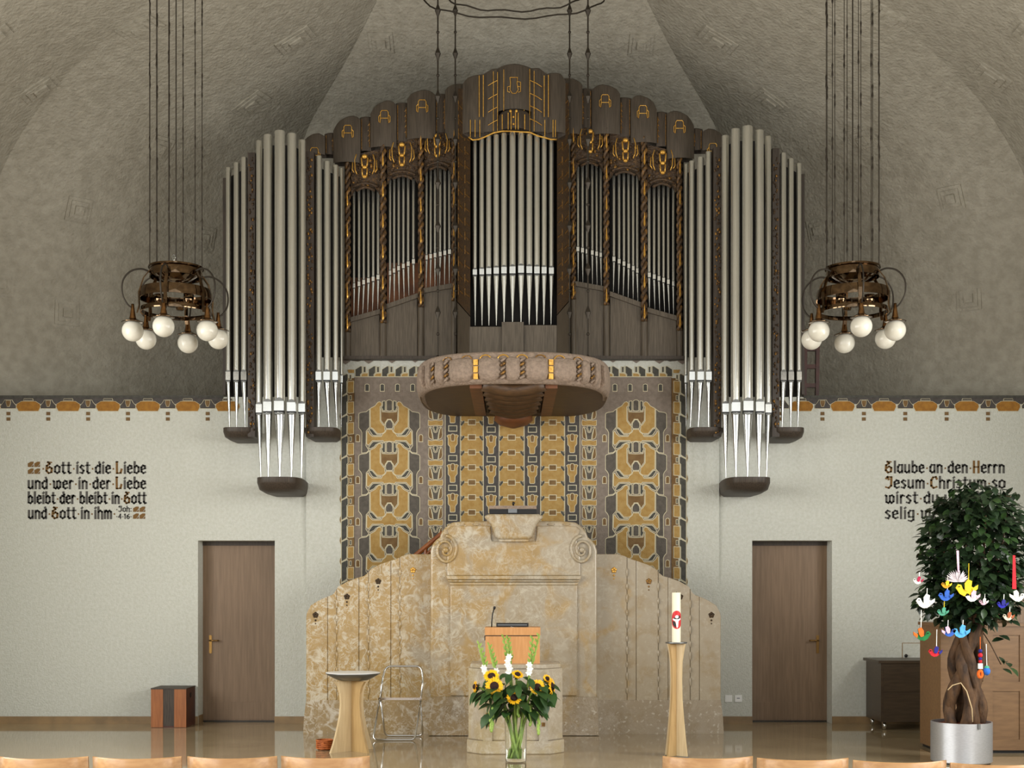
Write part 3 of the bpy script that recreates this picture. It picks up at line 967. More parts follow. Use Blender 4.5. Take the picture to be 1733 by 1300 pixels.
crest = [
    (511, 550, [(511, 241), (520, 233), (530, 228), (541, 226), (550, 230)], 262, 1),
    (549, 566, [(549, 226), (566, 224)], 262, 0),
    (564, 610, [(564, 219), (568, 212), (576, 204), (590, 198), (602, 196), (610, 201)], 276, 1),
    (609, 628, [(609, 198), (628, 197)], 256, 0),
    (627, 671, [(627, 191), (632, 182), (641, 176), (655, 171), (664, 171), (671, 177)], 250, 1),
    (670, 690, [(670, 174), (690, 173)], 240, 0),
    (689, 737, [(689, 166), (694, 160), (704, 156), (718, 153), (729, 154), (737, 160)], 236, 1),
    (736, 755, [(736, 159), (755, 158)], 225, 0),
    (753, 787, [(753, 152), (758, 147), (768, 144), (787, 141)], 236, 1),
]
for side in (0, 1):
    for ci, (x0, x1, top, bot, wide) in enumerate(crest):
        D = DO - 0.02 - (0.03 if wide else 0)
        p = bulged('crest_panel' if wide else 'crest_fillet', x0, x1, top, bot, D, M_crest if wide else M_oakdark, organ, 0.045 if wide else 0.02, side)
        cx_ = (x0 + x1) / 2 + 1
        d2 = D - (0.049 if wide else 0.024)
        ymin = min(y for _, y in top)
        if wide and ci < 8:
            a = ymin + 16 + (8 if ci == 0 else 0)
            lines = [[(cx_ - 6, a + 13), (cx_ - 6, a + 3), (cx_ - 4, a), (cx_ + 5, a), (cx_ + 7, a + 3), (cx_ + 7, a + 13)],
                     [(cx_ - 6, a + 13), (cx_ + 7, a + 13)],
                     [(cx_ - 6, a + 7), (cx_ - 9, a + 10), (cx_ - 9, a + 19), (cx_ - 7, a + 21), (cx_ - 6, a + 13)],
                     [(cx_ + 7, a + 7), (cx_ + 10, a + 10), (cx_ + 10, a + 19), (cx_ + 8, a + 21), (cx_ + 7, a + 13)]]
            gilt('gilt_mark', lines, d2, 1.3, p, None, side)
        else:
            yb = bot - 3
            lines = [[(x0 + 3, ymin + 5), (x0 + 3, yb)], [(x0 + 7, ymin + 8), (x0 + 7, yb)], [(x1 - 6, ymin + 8), (x1 - 6, yb)], [(x1 - 2.5, ymin + 9), (x1 - 2.5, yb - 4)]]
            y = ymin + 12
            while y < yb - 8:
                lines.append([(x1 - 6, y + 5), (x1 - 2.5, y)])
                y += 9
            if not wide: gilt('gilt_line', lines, d2 + 0.012, 1.2, p, M_giltdull, side)

# middle crest of the central tower
DT = 14.45
ctop = [(783, 141), (790, 133), (815, 126), (833, 117), (850, 113), (872, 112), (895, 114), (912, 115), (925, 124), (950, 126), (957, 136)]
tower_parts = [(783, 819, 226, 0.05), (818, 843, 224, 0.02), (842, 900, 189, 0.09), (899, 926, 224, 0.02), (925, 957, 226, 0.05)]
def seg(top, a, b):
    def ty(x):
        for (p, yp), (q, yq) in zip(top, top[1:]):
            if p <= x <= q: return yp + (yq - yp) * (x - p) / (q - p)
        return top[-1][1]
    xs_ = [a] + [p for p, _ in top if a < p < b] + [b]
    return [(x, ty(x)) for x in xs_]
for x0, x1, bot, bl in tower_parts:
    p = bulged('tower_crest_panel', x0, x1, seg(ctop, x0, x1), bot, DT, M_crest, organ, bl)
    D2 = DT - bl - 0.004
    if x0 == 842:
        gilt('gilt_line', [[(852.5, 118), (852.5, 188)], [(887, 116), (887, 188)]], DT - bl * 0.62, 1.2, p)
        c = 870
        gilt('gilt_mark', [[(c - 7, 131), (c - 6, 141), (c - 7, 152), (c - 3, 158), (c + 3, 158), (c + 7, 152), (c + 5, 141), (c + 6, 131), (c - 7, 131)],
                           [(c - 6, 146), (c - 11, 147), (c - 11, 155), (c - 7, 156)], [(c + 6, 146), (c + 11, 147), (c + 11, 155), (c + 7, 156)],
                           [(c + 6, 138), (c + 11, 139), (c + 11, 147)]], D2, 1.3, p)
    elif x0 in (818, 899):
        lines = []
        if x0 == 818:
            lines += [[(842, 122), (842, 222)], [(835, 121), (835, 222)]]
            for yy in (136, 159, 181, 203): lines.append([(842, yy), (834, yy + 4), (826, yy + 9)])
        else:
            lines += [[(896.5, 117), (896.5, 222)], [(904, 120), (904, 222)]]
            for yy in (136, 158, 179, 201): lines.append([(897, yy), (908, yy + 5), (917, yy + 11)])
        gilt('gilt_line', lines, DT - 0.028, 1.2, p)
    else:
        a, b = (811, 818) if x0 == 783 else (921, 928)
        gilt('gilt_line', [[(a, 128), (a, 198)], [(b, 127), (b, 198)]], DT - 0.045, 1.5, p)
        lx = (796, 804, 812) if x0 == 783 else (922, 936, 940)
        gilt('gilt_line', [[(q, 203), (q, 232)] for q in lx], DT - 0.055, 1.5, p)
# lower ribbed apron of the central tower
ap = bulged('tower_apron', 844, 898, [(844, 194), (852, 190), (890, 190), (898, 194)], 222, DT - 0.02, M_oakdark, organ, 0.11)
gilt('gilt_line', [[(850, 194), (850, 219)], [(860, 191), (860, 219)], [(865, 190), (865, 219)], [(872.5, 190), (872.5, 219)], [(877, 191), (877, 219)], [(888, 194), (888, 219)]], DT - 0.13, 1.6, ap)
g = MB()
for yy in (198, 210): g.ball(P(869, yy, DT - 0.14), 0.012, 8, 5)
for xx in (864, 874): g.ball(P(xx, 188, DT - 0.14), 0.016, 8, 5)
g.build('gilt_bead', M_gilt, ap, True)
bd = [(793, 232), (800, 237), (810, 236), (820, 232), (835, 225), (850, 222), (864, 222), (880, 223), (897, 224), (910, 230), (922, 233), (932, 236), (942, 236)]
rim = MB().tube([P(x, y, DT - 0.06) for x, y in bd], 0.009, 6).build('gilt_moulding', M_gilt, organ, True)
board('tower_lintel', [(783, 200), (957, 200), (957, 228), (942, 236), (932, 234), (900, 222), (868, 220), (836, 222), (812, 234), (795, 234), (783, 226)], DT + 0.02, 0.1, M_oakdark)

# central tower pipes
cps = [(803.8, 7.6, 241.7, 457, 466, 551), (815.4, 8.4, 238.5, 456, 465.5, 551), (827.2, 9.2, 236, 455, 465, 551), (839.9, 9.6, 234.5, 454, 464.5, 551),
       (853, 9.8, 232, 453, 464, 545), (867.4, 10.8, 231, 452.4, 464, 545), (881.8, 10.6, 231.5, 451, 463, 545), (895.7, 10.4, 233.5, 452, 463.5, 549.5),
       (908.6, 9.8, 235, 452.4, 464, 549.5), (920.7, 9.0, 237, 453, 464, 549.5), (933, 8.8, 240.5, 454, 464.5, 549.5)]
for i, (x, wd, t, m0, m1, ft) in enumerate(cps):
    u = (i - 5) / 5
    pipe(x, wd, t - 6, m0, m1, ft, 14.42 + 0.10 * u * u, fx=x + (868 - x) * 0.006)
board('tower_backing', [(787, 160), (952, 160), (952, 600), (787, 600)], 14.75, 0.05, M_dark)
board('tower_base_panel', [(794.6, 553), (848.9, 553), (848.9, 601), (794.6, 601)], 14.36, 0.3, M_oakgrey)
board('tower_base_panel', [(849.2, 545), (886.2, 545), (886.2, 601), (849.2, 601)], 14.33, 0.3, M_oakgrey)
board('tower_base_panel', [(886.5, 550.5), (942.2, 550.5), (942.2, 601), (886.5, 601)], 14.36, 0.3, M_oakgrey)

# bays
bays = [
    # pipe centres, foot columns, tops, mouth rows, foot rows
    ([599.2, 607.8, 615.8, 623.7, 631.7, 640.0], [598.8, 605.8, 613.8, 622.2, 630.4, 639.4], 318, (487.5, 473.5), (536, 523.5)),
    ([660.2, 667.1, 674.8, 682.8, 691.0, 699.8], [659.0, 667.2, 675.6, 684.0, 692.0, 700.6], 298, (466, 447), (515, 497)),
    ([722.0, 729.0, 736.3, 745.2, 752.9, 760.7], [721.0, 728.2, 736.0, 744.0, 752.2, 760.2], 283, (440, 430.5), (489, 480)),
]
BD = 15.0
for side in (0, 1):
    for bi, (xc, xf, top, mr, fr) in enumerate(bays):
        for j in range(6):
            t = j / 5
            m1 = mr[0] + (mr[1] - mr[0]) * t
            ft = fr[0] + (fr[1] - fr[0]) * t
            tp = top - 4 + (10 if j in (0, 5) else 0)
            x, y = mir(xc[j], m1) if side else (xc[j], m1)
            f_, yf = mir(xf[j], ft) if side else (xf[j], ft)
            t_ = mir(xc[j], tp)[1] if side else tp
            pipe(x, 4.3 + 0.9 * t, t_, y - 7.5, y, yf, BD, n=10, fx=f_)
    # backing behind the feet, coloured as lit wood at left, unlit at right
    for a, b, y0, y1 in ((594, 643, 470, 560), (655, 708, 445, 540), (718, 766, 430, 520)):
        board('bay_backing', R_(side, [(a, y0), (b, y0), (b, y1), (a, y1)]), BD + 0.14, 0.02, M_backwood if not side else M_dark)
    # lower panels, rising towards the middle
    for pts, nm in (([(594, 540), (642, 526), (642, 605), (594, 605)], 'bay_base_panel'), ([(654, 518), (706, 499), (706, 605), (654, 605)], 'bay_base_panel'),
                    ([(717, 491), (766, 482), (766, 605), (717, 605)], 'bay_base_panel')):
        board(nm, R_(side, pts), DO - 0.02, 0.14, M_oakgrey)
        # moulded upper edge
        (ax, ay), (bx, by) = pts[0], pts[1]
        board('bay_ledge', R_(side, [(ax - 1, ay - 3), (bx + 1, by - 3), (bx + 1, by + 5), (ax - 1, ay + 5)]), DO - 0.05, 0.18, M_oakgrey)
    # posts
    for px, y0, y1, wd in ((588.5, 275, 561, 11), (648.5, 240, 546, 12), (712.5, 215, 519, 11), (768.5, 200, 509, 10)):
        q0, q1 = (mir(px, y0), mir(px, y1)) if side else ((px, y0), (px, y1))
        rope(q0[0], q0[1], q1[1], DO - 0.06, wd)
        k = K(DO)
        z0, z1 = EYE + (HY - 605) * k, EYE + (HY - q1[1]) * k
        MB().lathe([(wd / 2 * k, z0), (wd / 2 * k, z1)], ((q0[0] - CX) * k, DO - 0.02, 0), 12).build('post_shaft', M_oakgrey, organ, False)
    # carved flank of the central tower
    fl = MB()
    q = [(774, 150), (796, 150), (796, 535), (774, 510)]
    pa, pb = [P(*(mir(*p) if side else p), DO - 0.06) for p in (q[0], q[3])], [P(*(mir(*p) if side else p), DT) for p in (q[1], q[2])]
    fl.add([pa[0], pb[0], pb[1], pa[1]], [(0, 1, 2, 3)])
    flank = fl.build('tower_flank', M_carve, organ)
    lines = []
    lo = []
    for y in range(170, 505, 24):
        lo.append([(776, y), (776, y + 17)]); lo.append([(787, y + 6), (787, y + 20)]); lo.append([(777, y + 8), (783, y + 15)]); lo.append([(787, y + 14), (794, y + 20)])
    m = MB()
    for ln in lo:
        pts = []
        for x, y in ln:
            d = (DO - 0.06) + (DT - DO + 0.06) * (x - 774) / 22 - 0.012
            pts.append(P(*(mir(x, y) if side else (x, y)), d))
        m.tube(pts, 0.006, 5)
    m.build('gilt_line', M_giltdull, flank)['kind'] = 'stuff'
    f2 = MB()
    q2 = R_(side, [(774, 512), (796, 537), (796, 604), (774, 604)])
    dd = [DO - 0.06, DT, DT, DO - 0.06]
    f2.add([P(*p, d) for p, d in zip(q2, dd)], [(0, 1, 2, 3)])
    f2.build('flank_base', M_oakgrey, organ)

    # carved valances above the three bays
    rnd = random.Random(3 + side)
    for vi, (a, b, yt, yb, gx, gy) in enumerate(((594, 643, 252, 322, 617, 265), (655, 707, 232, 302, 680, 245), (718, 765, 212, 287, 740, 230))):
        n = 12
        pts = [(a, yb + 8)]
        for i in range(n + 1):
            u = i / n
            pts.append((a + (b - a) * u, yb + 8 - 14 * min(1, math.sin(PI * u) * 1.8)))
        pts += [(b, yb + 8), (b, yt), (a, yt + 12)]
        vp = board('carved_valance', R_(side, pts), DO - 0.02, 0.06, M_carve)
        lm = MB()
        for q in range(46):
            x, y = rnd.uniform(a + 2, b - 2), rnd.uniform(yt + 12, yb - 6)
            if abs(x - gx) < 7 and gy - 6 < y < gy + 44: continue
            c = P(*(mir(x, y) if side else (x, y)), DO - 0.025)
            lm.ball(c, rnd.uniform(0.010, 0.024), 7, 5, 0 if rnd.random() < 0.86 else 1, (rnd.uniform(.6, 1.2), 0.9, rnd.uniform(.6, 1.5)))
        # lip over the pipes and side scrolls
        for yo, xx0, xx1 in ((yb - 12, a + 4, b - 4), (yb - 5, a + 9, b - 9)):
            arc = [P(*(mir(xx0 + (xx1 - xx0) * u / 8, yo + 6 * (1 - math.sin(PI * u / 8))) if side else (xx0 + (xx1 - xx0) * u / 8, yo + 6 * (1 - math.sin(PI * u / 8)))), DO - 0.04) for u in range(9)]
            lm.tube(arc, 0.016, 6, 0)
        lm.build('carved_leafwork', [M_carve, M_giltdull], vp, True)['kind'] = 'stuff'
        # gilt hanging ornament: three beads in a narrow frame
        g = MB()
        T = lambda x, y: P(*(mir(x, y) if side else (x, y)), DO - 0.075)
        for yy, rr in ((gy, 0.030), (gy + 18, 0.025), (gy + 34, 0.024)):
            g.ball(T(gx, yy), rr, 9, 6, 0, (1.15, 0.8, 0.85))
        for s in (-1, 1):
            g.tube([T(gx + s * 5.5, gy + 2), T(gx + s * 4.5, gy + 12), T(gx + s * 3.8, gy + 17)], 0.009, 5)
            g.tube([T(gx + s * 4.6, gy + 20), T(gx + s * 3.6, gy + 33)], 0.008, 5)
            g.tube([T(gx + s * 14, gy - 4), T(gx + s * 17, gy + 6), T(gx + s * 16, gy + 22), T(gx + s * 13, gy + 30)], 0.006, 5)
            g.tube([T(gx + s * 20, gy + 8), T(gx + s * 21, gy + 22), T(gx + s * 18, gy + 27)], 0.006, 5)
        g.build('gilt_drop', M_gilt, vp, True)

    # pedal tower
    S = (lambda x, y: mir(x, y)) if side else (lambda x, y: (x, y))
    def pp(x, wd, t, m0, m1, ft, D, fx):
        q, tq = S(x, 700), S(x, t)
        pipe(q[0], wd, tq[1], m0, m1, ft, D, n=20, fx=S(fx, 700)[0])
    for x, wd, t, D, fx in ((386.8, 8.8, 284, 14.62, 388.5), (400.5, 10.0, 276, 14.55, 400.5), (413.4, 10.4, 267, 14.5, 415)):
        pp(x, wd, t, 630, 644, 723, D, fx)
    for x, wd, t, m0, m1, D, fx in ((439.0, 11.0, 239, 685, 699, 14.36, 441.5), (453.6, 15.0, 229, 681, 697, 14.24, 454), (473.6, 18.0, 222.5, 680, 696, 14.2, 473.4), (494, 15.4, 227, 682, 697, 14.24, 493), (511.3, 12.4, 238, 684, 698, 14.36, 510)):
        pp(x, wd, t, m0, m1, 808.5, D, fx)
    for x, wd, t, D, fx in ((539.6, 10.2, 264.5, 14.5, 539.6), (553.5, 11.6, 274, 14.55, 557), (567.8, 10.0, 280, 14.62, 570.5)):
        pp(x, wd, t, 630, 644, 723, D, fx)
    pp(577.6, 5.6, 285, 636, 648, 723, 14.78, 577.6)
    # carved uprights between the groups
    for a, b, t in ((419.3, 431.5, 258), (517.6, 531, 256)):
        pts = [S(a, t), S(b, t), S(b, 739), S(a, 739)]
        up = board('carved_upright', pts, 14.46, 0.25, M_oakdark)
        m = MB()
        rr = random.Random(int(a))
        y = t + 12
        xa, xb = min(pts[0][0], pts[1][0]), max(pts[0][0], pts[1][0])
        while y < 730:
            for q in range(2):
                m.ball(P(rr.uniform(xa + 2, xb - 2), y + rr.uniform(-3, 3), 14.455), rr.uniform(0.008, 0.015), 6, 4, 1 if rr.random() < (0.5 if a > 500 else 0.15) else 0, (1, .8, 1.3))
            y += 6.5
        m.build('carved_leafwork', [M_carve, M_giltdull], up, True)['kind'] = 'stuff'
    board('tower_back_strip', [S(377, 301), S(382, 301), S(382, 668), S(377, 668)], 14.9, 0.1, M_oakdark)
    board('tower_back', [S(384, 302), S(418, 284), S(434, 258), S(455, 246), S(495, 246), S(515, 258), S(532, 280), S(577, 300), S(577, 672), S(384, 672)], 15.05, 0.05, M_dark)
    # corbel shelves with rounded fronts and undersides
    def shelf(x0, x1, y0, y1, yw, name='pipe_shelf', bow=0.25, Df=14.55):
        q0, q1 = S(x0, 700)[0], S(x1, 700)[0]
        if q0 > q1: q0, q1 = q1, q0
        k = K(Df)
        xa, xb = (q0 - CX) * k, (q1 - CX) * k
        zt_, zb_ = EYE + (HY - y0) * k, EYE + (HY - y1) * k
        n = 16
        m = MB()
        rows = []
        for fz, sc, inn in ((zt_, 1.0, 0.0), (zt_ - (zt_ - zb_) * .35, 1.0, 0.0), (zt_ - (zt_ - zb_) * .45, 0.985, 0.02), (zb_ + (zt_ - zb_) * .2, 0.93, 0.10), (zb_, 0.72, 0.26)):
            row = []
            cxm, hw = (xa + xb) / 2, (xb - xa) / 2
            for i in range(n + 1):
                a = PI * i / n
                ca = math.cos(a)
                sx = math.copysign(abs(ca) ** 0.45, ca)
                sy = math.sin(a) ** 0.6
                row.append((cxm - hw * 0.97 * sc * sx * (1 - 0.28 * (1 - sy)), yw - (yw - Df + bow) * (sy) * (1 - inn * .6), fz))
            rows.append(row)
        v = [p for r in rows for p in r]
        N = n + 1
        f = [(j * N + i, (j + 1) * N + i, (j + 1) * N + i + 1, j * N + i + 1) for j in range(len(rows) - 1) for i in range(n)]
        f.append(tuple(range(N)))
        f.append(tuple(reversed(range((len(rows) - 1) * N, len(rows) * N))))
        o = mk(name, v, f, M_oakdark, organ)
        smooth_by_angle(o, 40)
    shelf(371, 440, 725, 743, DW, bow=0.12, Df=14.55)
    shelf(508, 579, 725, 741.5, DW, bow=0.12, Df=14.55)
    shelf(425, 517.5, 809, 833, DW, bow=0.16, Df=14.25)

# ------------------------------------------------------------------ sounding board over the pulpit
SBZ0, SBZ1 = 3.545, 3.83
SBY, SBA, SBB = 13.86, 1.012, 1.30      # centre depth, half width, half depth
sb = thing('sounding_board', 'mauve stucco sounding board with brown wooden underside hung above the pulpit', 'sounding board', ((869 - CX) * K(13.86), SBY, SBZ0))
SBX = (869 - CX) * K(SBY)
def sup(a, sc=1.0, e=2.8):
    c, s = math.cos(a), math.sin(a)
    return Vector((SBX + SBA * sc * math.copysign(abs(c) ** (2 / e), c), SBY + SBB * sc * math.copysign(abs(s) ** (2 / e), s), 0))
N = 72
prof = [(0.93, SBZ1 + 0.03), (0.975, SBZ1 + 0.02), (0.99, SBZ1), (1.0, SBZ1 - 0.05), (1.005, SBZ0 + 0.10), (0.99, SBZ0 + 0.03), (0.965, SBZ0), (0.93, SBZ0), (0.91, SBZ0 + 0.05)]
v, f = [], []
for sc, z in prof:
    for i in range(N):
        p = sup(2 * PI * i / N, sc); p.z = z; v.append(p)
for j in range(len(prof) - 1):
    for i in range(N):
        i2 = (i + 1) % N
        f.append((j * N + i, (j + 1) * N + i, (j + 1) * N + i2, j * N + i2))
f.append(tuple(range(N)))
smooth_by_angle(mk('skirt_ring', v, f, M_canopy, sb), 50)
v = [sup(2 * PI * i / N, 0.968) + Vector((0, 0, SBZ0 + (0.035 if math.sin(2 * PI * i / N) < -0.2 else -0.004))) for i in range(N)]
mk('soffit', v, [tuple(reversed(range(N)))], M_soffit, sb)
# cushions, ropes and gilt blocks round the skirt, placed by angle from the front
def ang_for_px(px):
    best = None
    for i in range(600):
        a = PI + PI * i / 599
        p = sup(a)
        q = CX + p.x * F / p.y
        if best is None or abs(q - px) < best[0]:
            best = (abs(q - px), a)
    return best[1]
edges = [712, 722, 735, 757, 806, 852, 884, 931, 978, 1000, 1014, 1024]
for i in range(len(edges) - 1):
    a0, a1 = ang_for_px(edges[i] + 3), ang_for_px(edges[i + 1] - 3)
    n = 8
    v, f = [], []
    for j in range(n + 1):
        t = j / n
        a = a0 + (a1 - a0) * t
        e = 1 - abs(2 * t - 1) ** 4
        for z, sc in ((SBZ1 - 0.035 - 0.03 * (1 - e), 1.0), (SBZ1 - 0.06, 1.002 + 0.034 * e), (SBZ0 + 0.10, 1.006 + 0.040 * e), (SBZ0 + 0.03 + 0.03 * (1 - e), 0.992 + 0.030 * e), (SBZ0 + 0.012 + 0.05 * (1 - e), 0.97)):
            p = sup(a, sc); p.z = z; v.append(p)
    for j in range(n):
        for q in range(4):
            f.append((j * 5 + q, j * 5 + q + 1, (j + 1) * 5 + q + 1, (j + 1) * 5 + q))
    mk('skirt_cushion', v, f, M_canopy, sb, None, True)
for px in (757, 852, 884, 978, 735, 1000):
    a = ang_for_px(px)
    m = MB()
    for q in range(5):
        z = SBZ0 + 0.05 + q * 0.042
        p = sup(a, 1.018)
        t = (sup(a + 0.02) - sup(a - 0.02)).normalized()
        m.tube([p - t * 0.022 + Vector((0, 0, z - 0.016)), p + Vector((0, 0, z)), p + t * 0.022 + Vector((0, 0, z + 0.016))], 0.013, 6, q % 2)
    m.build('rope_rib', [M_canopy, M_giltdull], sb, True)
for px in (806, 931):
    a = ang_for_px(px); p = sup(a, 1.012); t = (sup(a + 0.02) - sup(a - 0.02)).normalized()
    nrm = Vector((t.y, -t.x, 0))
    for z0, z1 in ((SBZ1 - 0.115, SBZ1 - 0.06), (SBZ1 - 0.185, SBZ1 - 0.125), (SBZ1 - 0.25, SBZ1 - 0.195)):
        c = p + Vector((0, 0, (z0 + z1) / 2))
        MB().obox(c, t * 0.022, nrm * 0.012, Vector((0, 0, (z1 - z0) / 2))).build('gilt_block', M_gilt, sb)
for px in (757, 790, 822, 852, 884, 915, 947, 978):
    m = MB()
    pts = []
    a = ang_for_px(px)
    t = (sup(a + 0.02) - sup(a - 0.02)).normalized()
    for i in range(7):
        b_ = PI * i / 6
        p = sup(a, 1.004) + t * (0.055 * math.cos(b_)); p.z = SBZ1 - 0.06 + 0.045 * math.sin(b_)
        pts.append(p)
    m.tube(pts, 0.006, 5)
    m.build('gilt_arch', M_giltdull if px in (790, 757, 978, 915) else M_gilt, sb)
# carved wooden belly under the middle
for i in range(6):
    t = i / 5
    y = 12.75 + 0.32 * i
    hw = 0.30 - 0.012 * i
    m = MB()
    pts = [(SBX - hw + 2 * hw * j / 8, y + 0.06 * (1 - abs(j / 4 - 1)), SBZ0 + 0.02 - 0.05 * math.sin(PI * j / 8)) for j in range(9)]
    m.tube(pts, 0.075, 8)
    m.build('soffit_rib', M_soffit, sb, True)
for s in (-1, 1):
    x0 = SBX + s * 0.37
    MB().box((x0 - 0.06, 12.72, SBZ0 - 0.03), (x0 + 0.06, 14.7, SBZ0 + 0.06)).build('soffit_rail', M_rust, sb)
    m = MB()
    for q in range(16):
        m.ball((SBX + s * 0.285, 12.75 + q * 0.12, SBZ0 + 0.01), 0.036, 7, 5, 0, (.7, 1.2, 1))
    m.build('bead_row', M_oakdark, sb, True)
    m = MB()
    m.box((SBX + s * 0.10 - 0.03, 14.55, SBZ0 - 0.10), (SBX + s * 0.10 + 0.03, 14.9, SBZ0 + 0.05))
    m.build('soffit_bracket', M_canopy, sb)
MB().lathe([(0.02, 3.36), (0.16, 3.40), (0.22, 3.45), (0.20, 3.55)], (SBX, 14.62, 0), 18).build('soffit_pendant', M_rust, sb, True)

# suspension chains of the sounding board
def chain(px, D, ztop, zbot, label):
    x = (px - CX) * K(D)
    m = MB()
    m.tube([(x, D, zbot), (x, D, ztop)], 0.0085, 6)
    root = tag(m.build('suspension_chain', M_iron), label, 'chain', 'chains holding the sounding board')
    y = 18.0
    i = 0
    while True:
        z = EYE + (HY - y) * D / F
        if z < zbot + 0.1 or y > 590: break
        n = MB()
        if i % 2 == 0:
            n.lathe([(0.006, -0.07), (0.014, -0.045), (0.030, 0.0), (0.014, 0.045), (0.006, 0.07)], (x, D, z), 8)
            n.build('chain_lozenge', M_iron, root)
        else:
            n.ball((x, D, z), 0.017, 8, 6)
            n.build('chain_bead', M_iron, root, True)
        y += 36.5
        i += 1
    MB().lathe([(0.012, 0), (0.03, 0.0), (0.035, 0.03), (0.012, 0.06)], (x, D, zbot - 0.01), 10).build('chain_hook', M_iron, root, True)
for px, D, lb in ((741, 13.06, 'dark iron chain holding the sounding board, outermost on the left'), (770.5, 14.2, 'dark iron chain of the sounding board, inner one on the left'),
                  (964, 14.2, 'dark iron chain of the sounding board, inner one on the right'), (995, 13.06, 'dark iron chain holding the sounding board, outermost on the right')):
    chain(px, D, ceiling_z((px - CX) * K(D), D) - 0.02, SBZ1 + 0.02, lb)
for zh_, rx_, ry_, lb in ((7.745, 0.958, 0.5, 'wider of the two thin wire hoops between the chains at the top'), (7.765, 0.71, 0.37, 'narrower of the two thin wire hoops between the chains at the top')):
    hoop = [(SBX + rx_ * math.sin(2 * PI * i / 48), 13.6 - ry_ * math.cos(2 * PI * i / 48), zh_ + 0.012 * math.sin(10 * PI * i / 24)) for i in range(48)]
    tag(MB().tube(hoop, 0.0085, 6, closed=True).build('wire_hoop', M_iron, None, True), lb, 'wire hoop', 'wire hoops at the top')

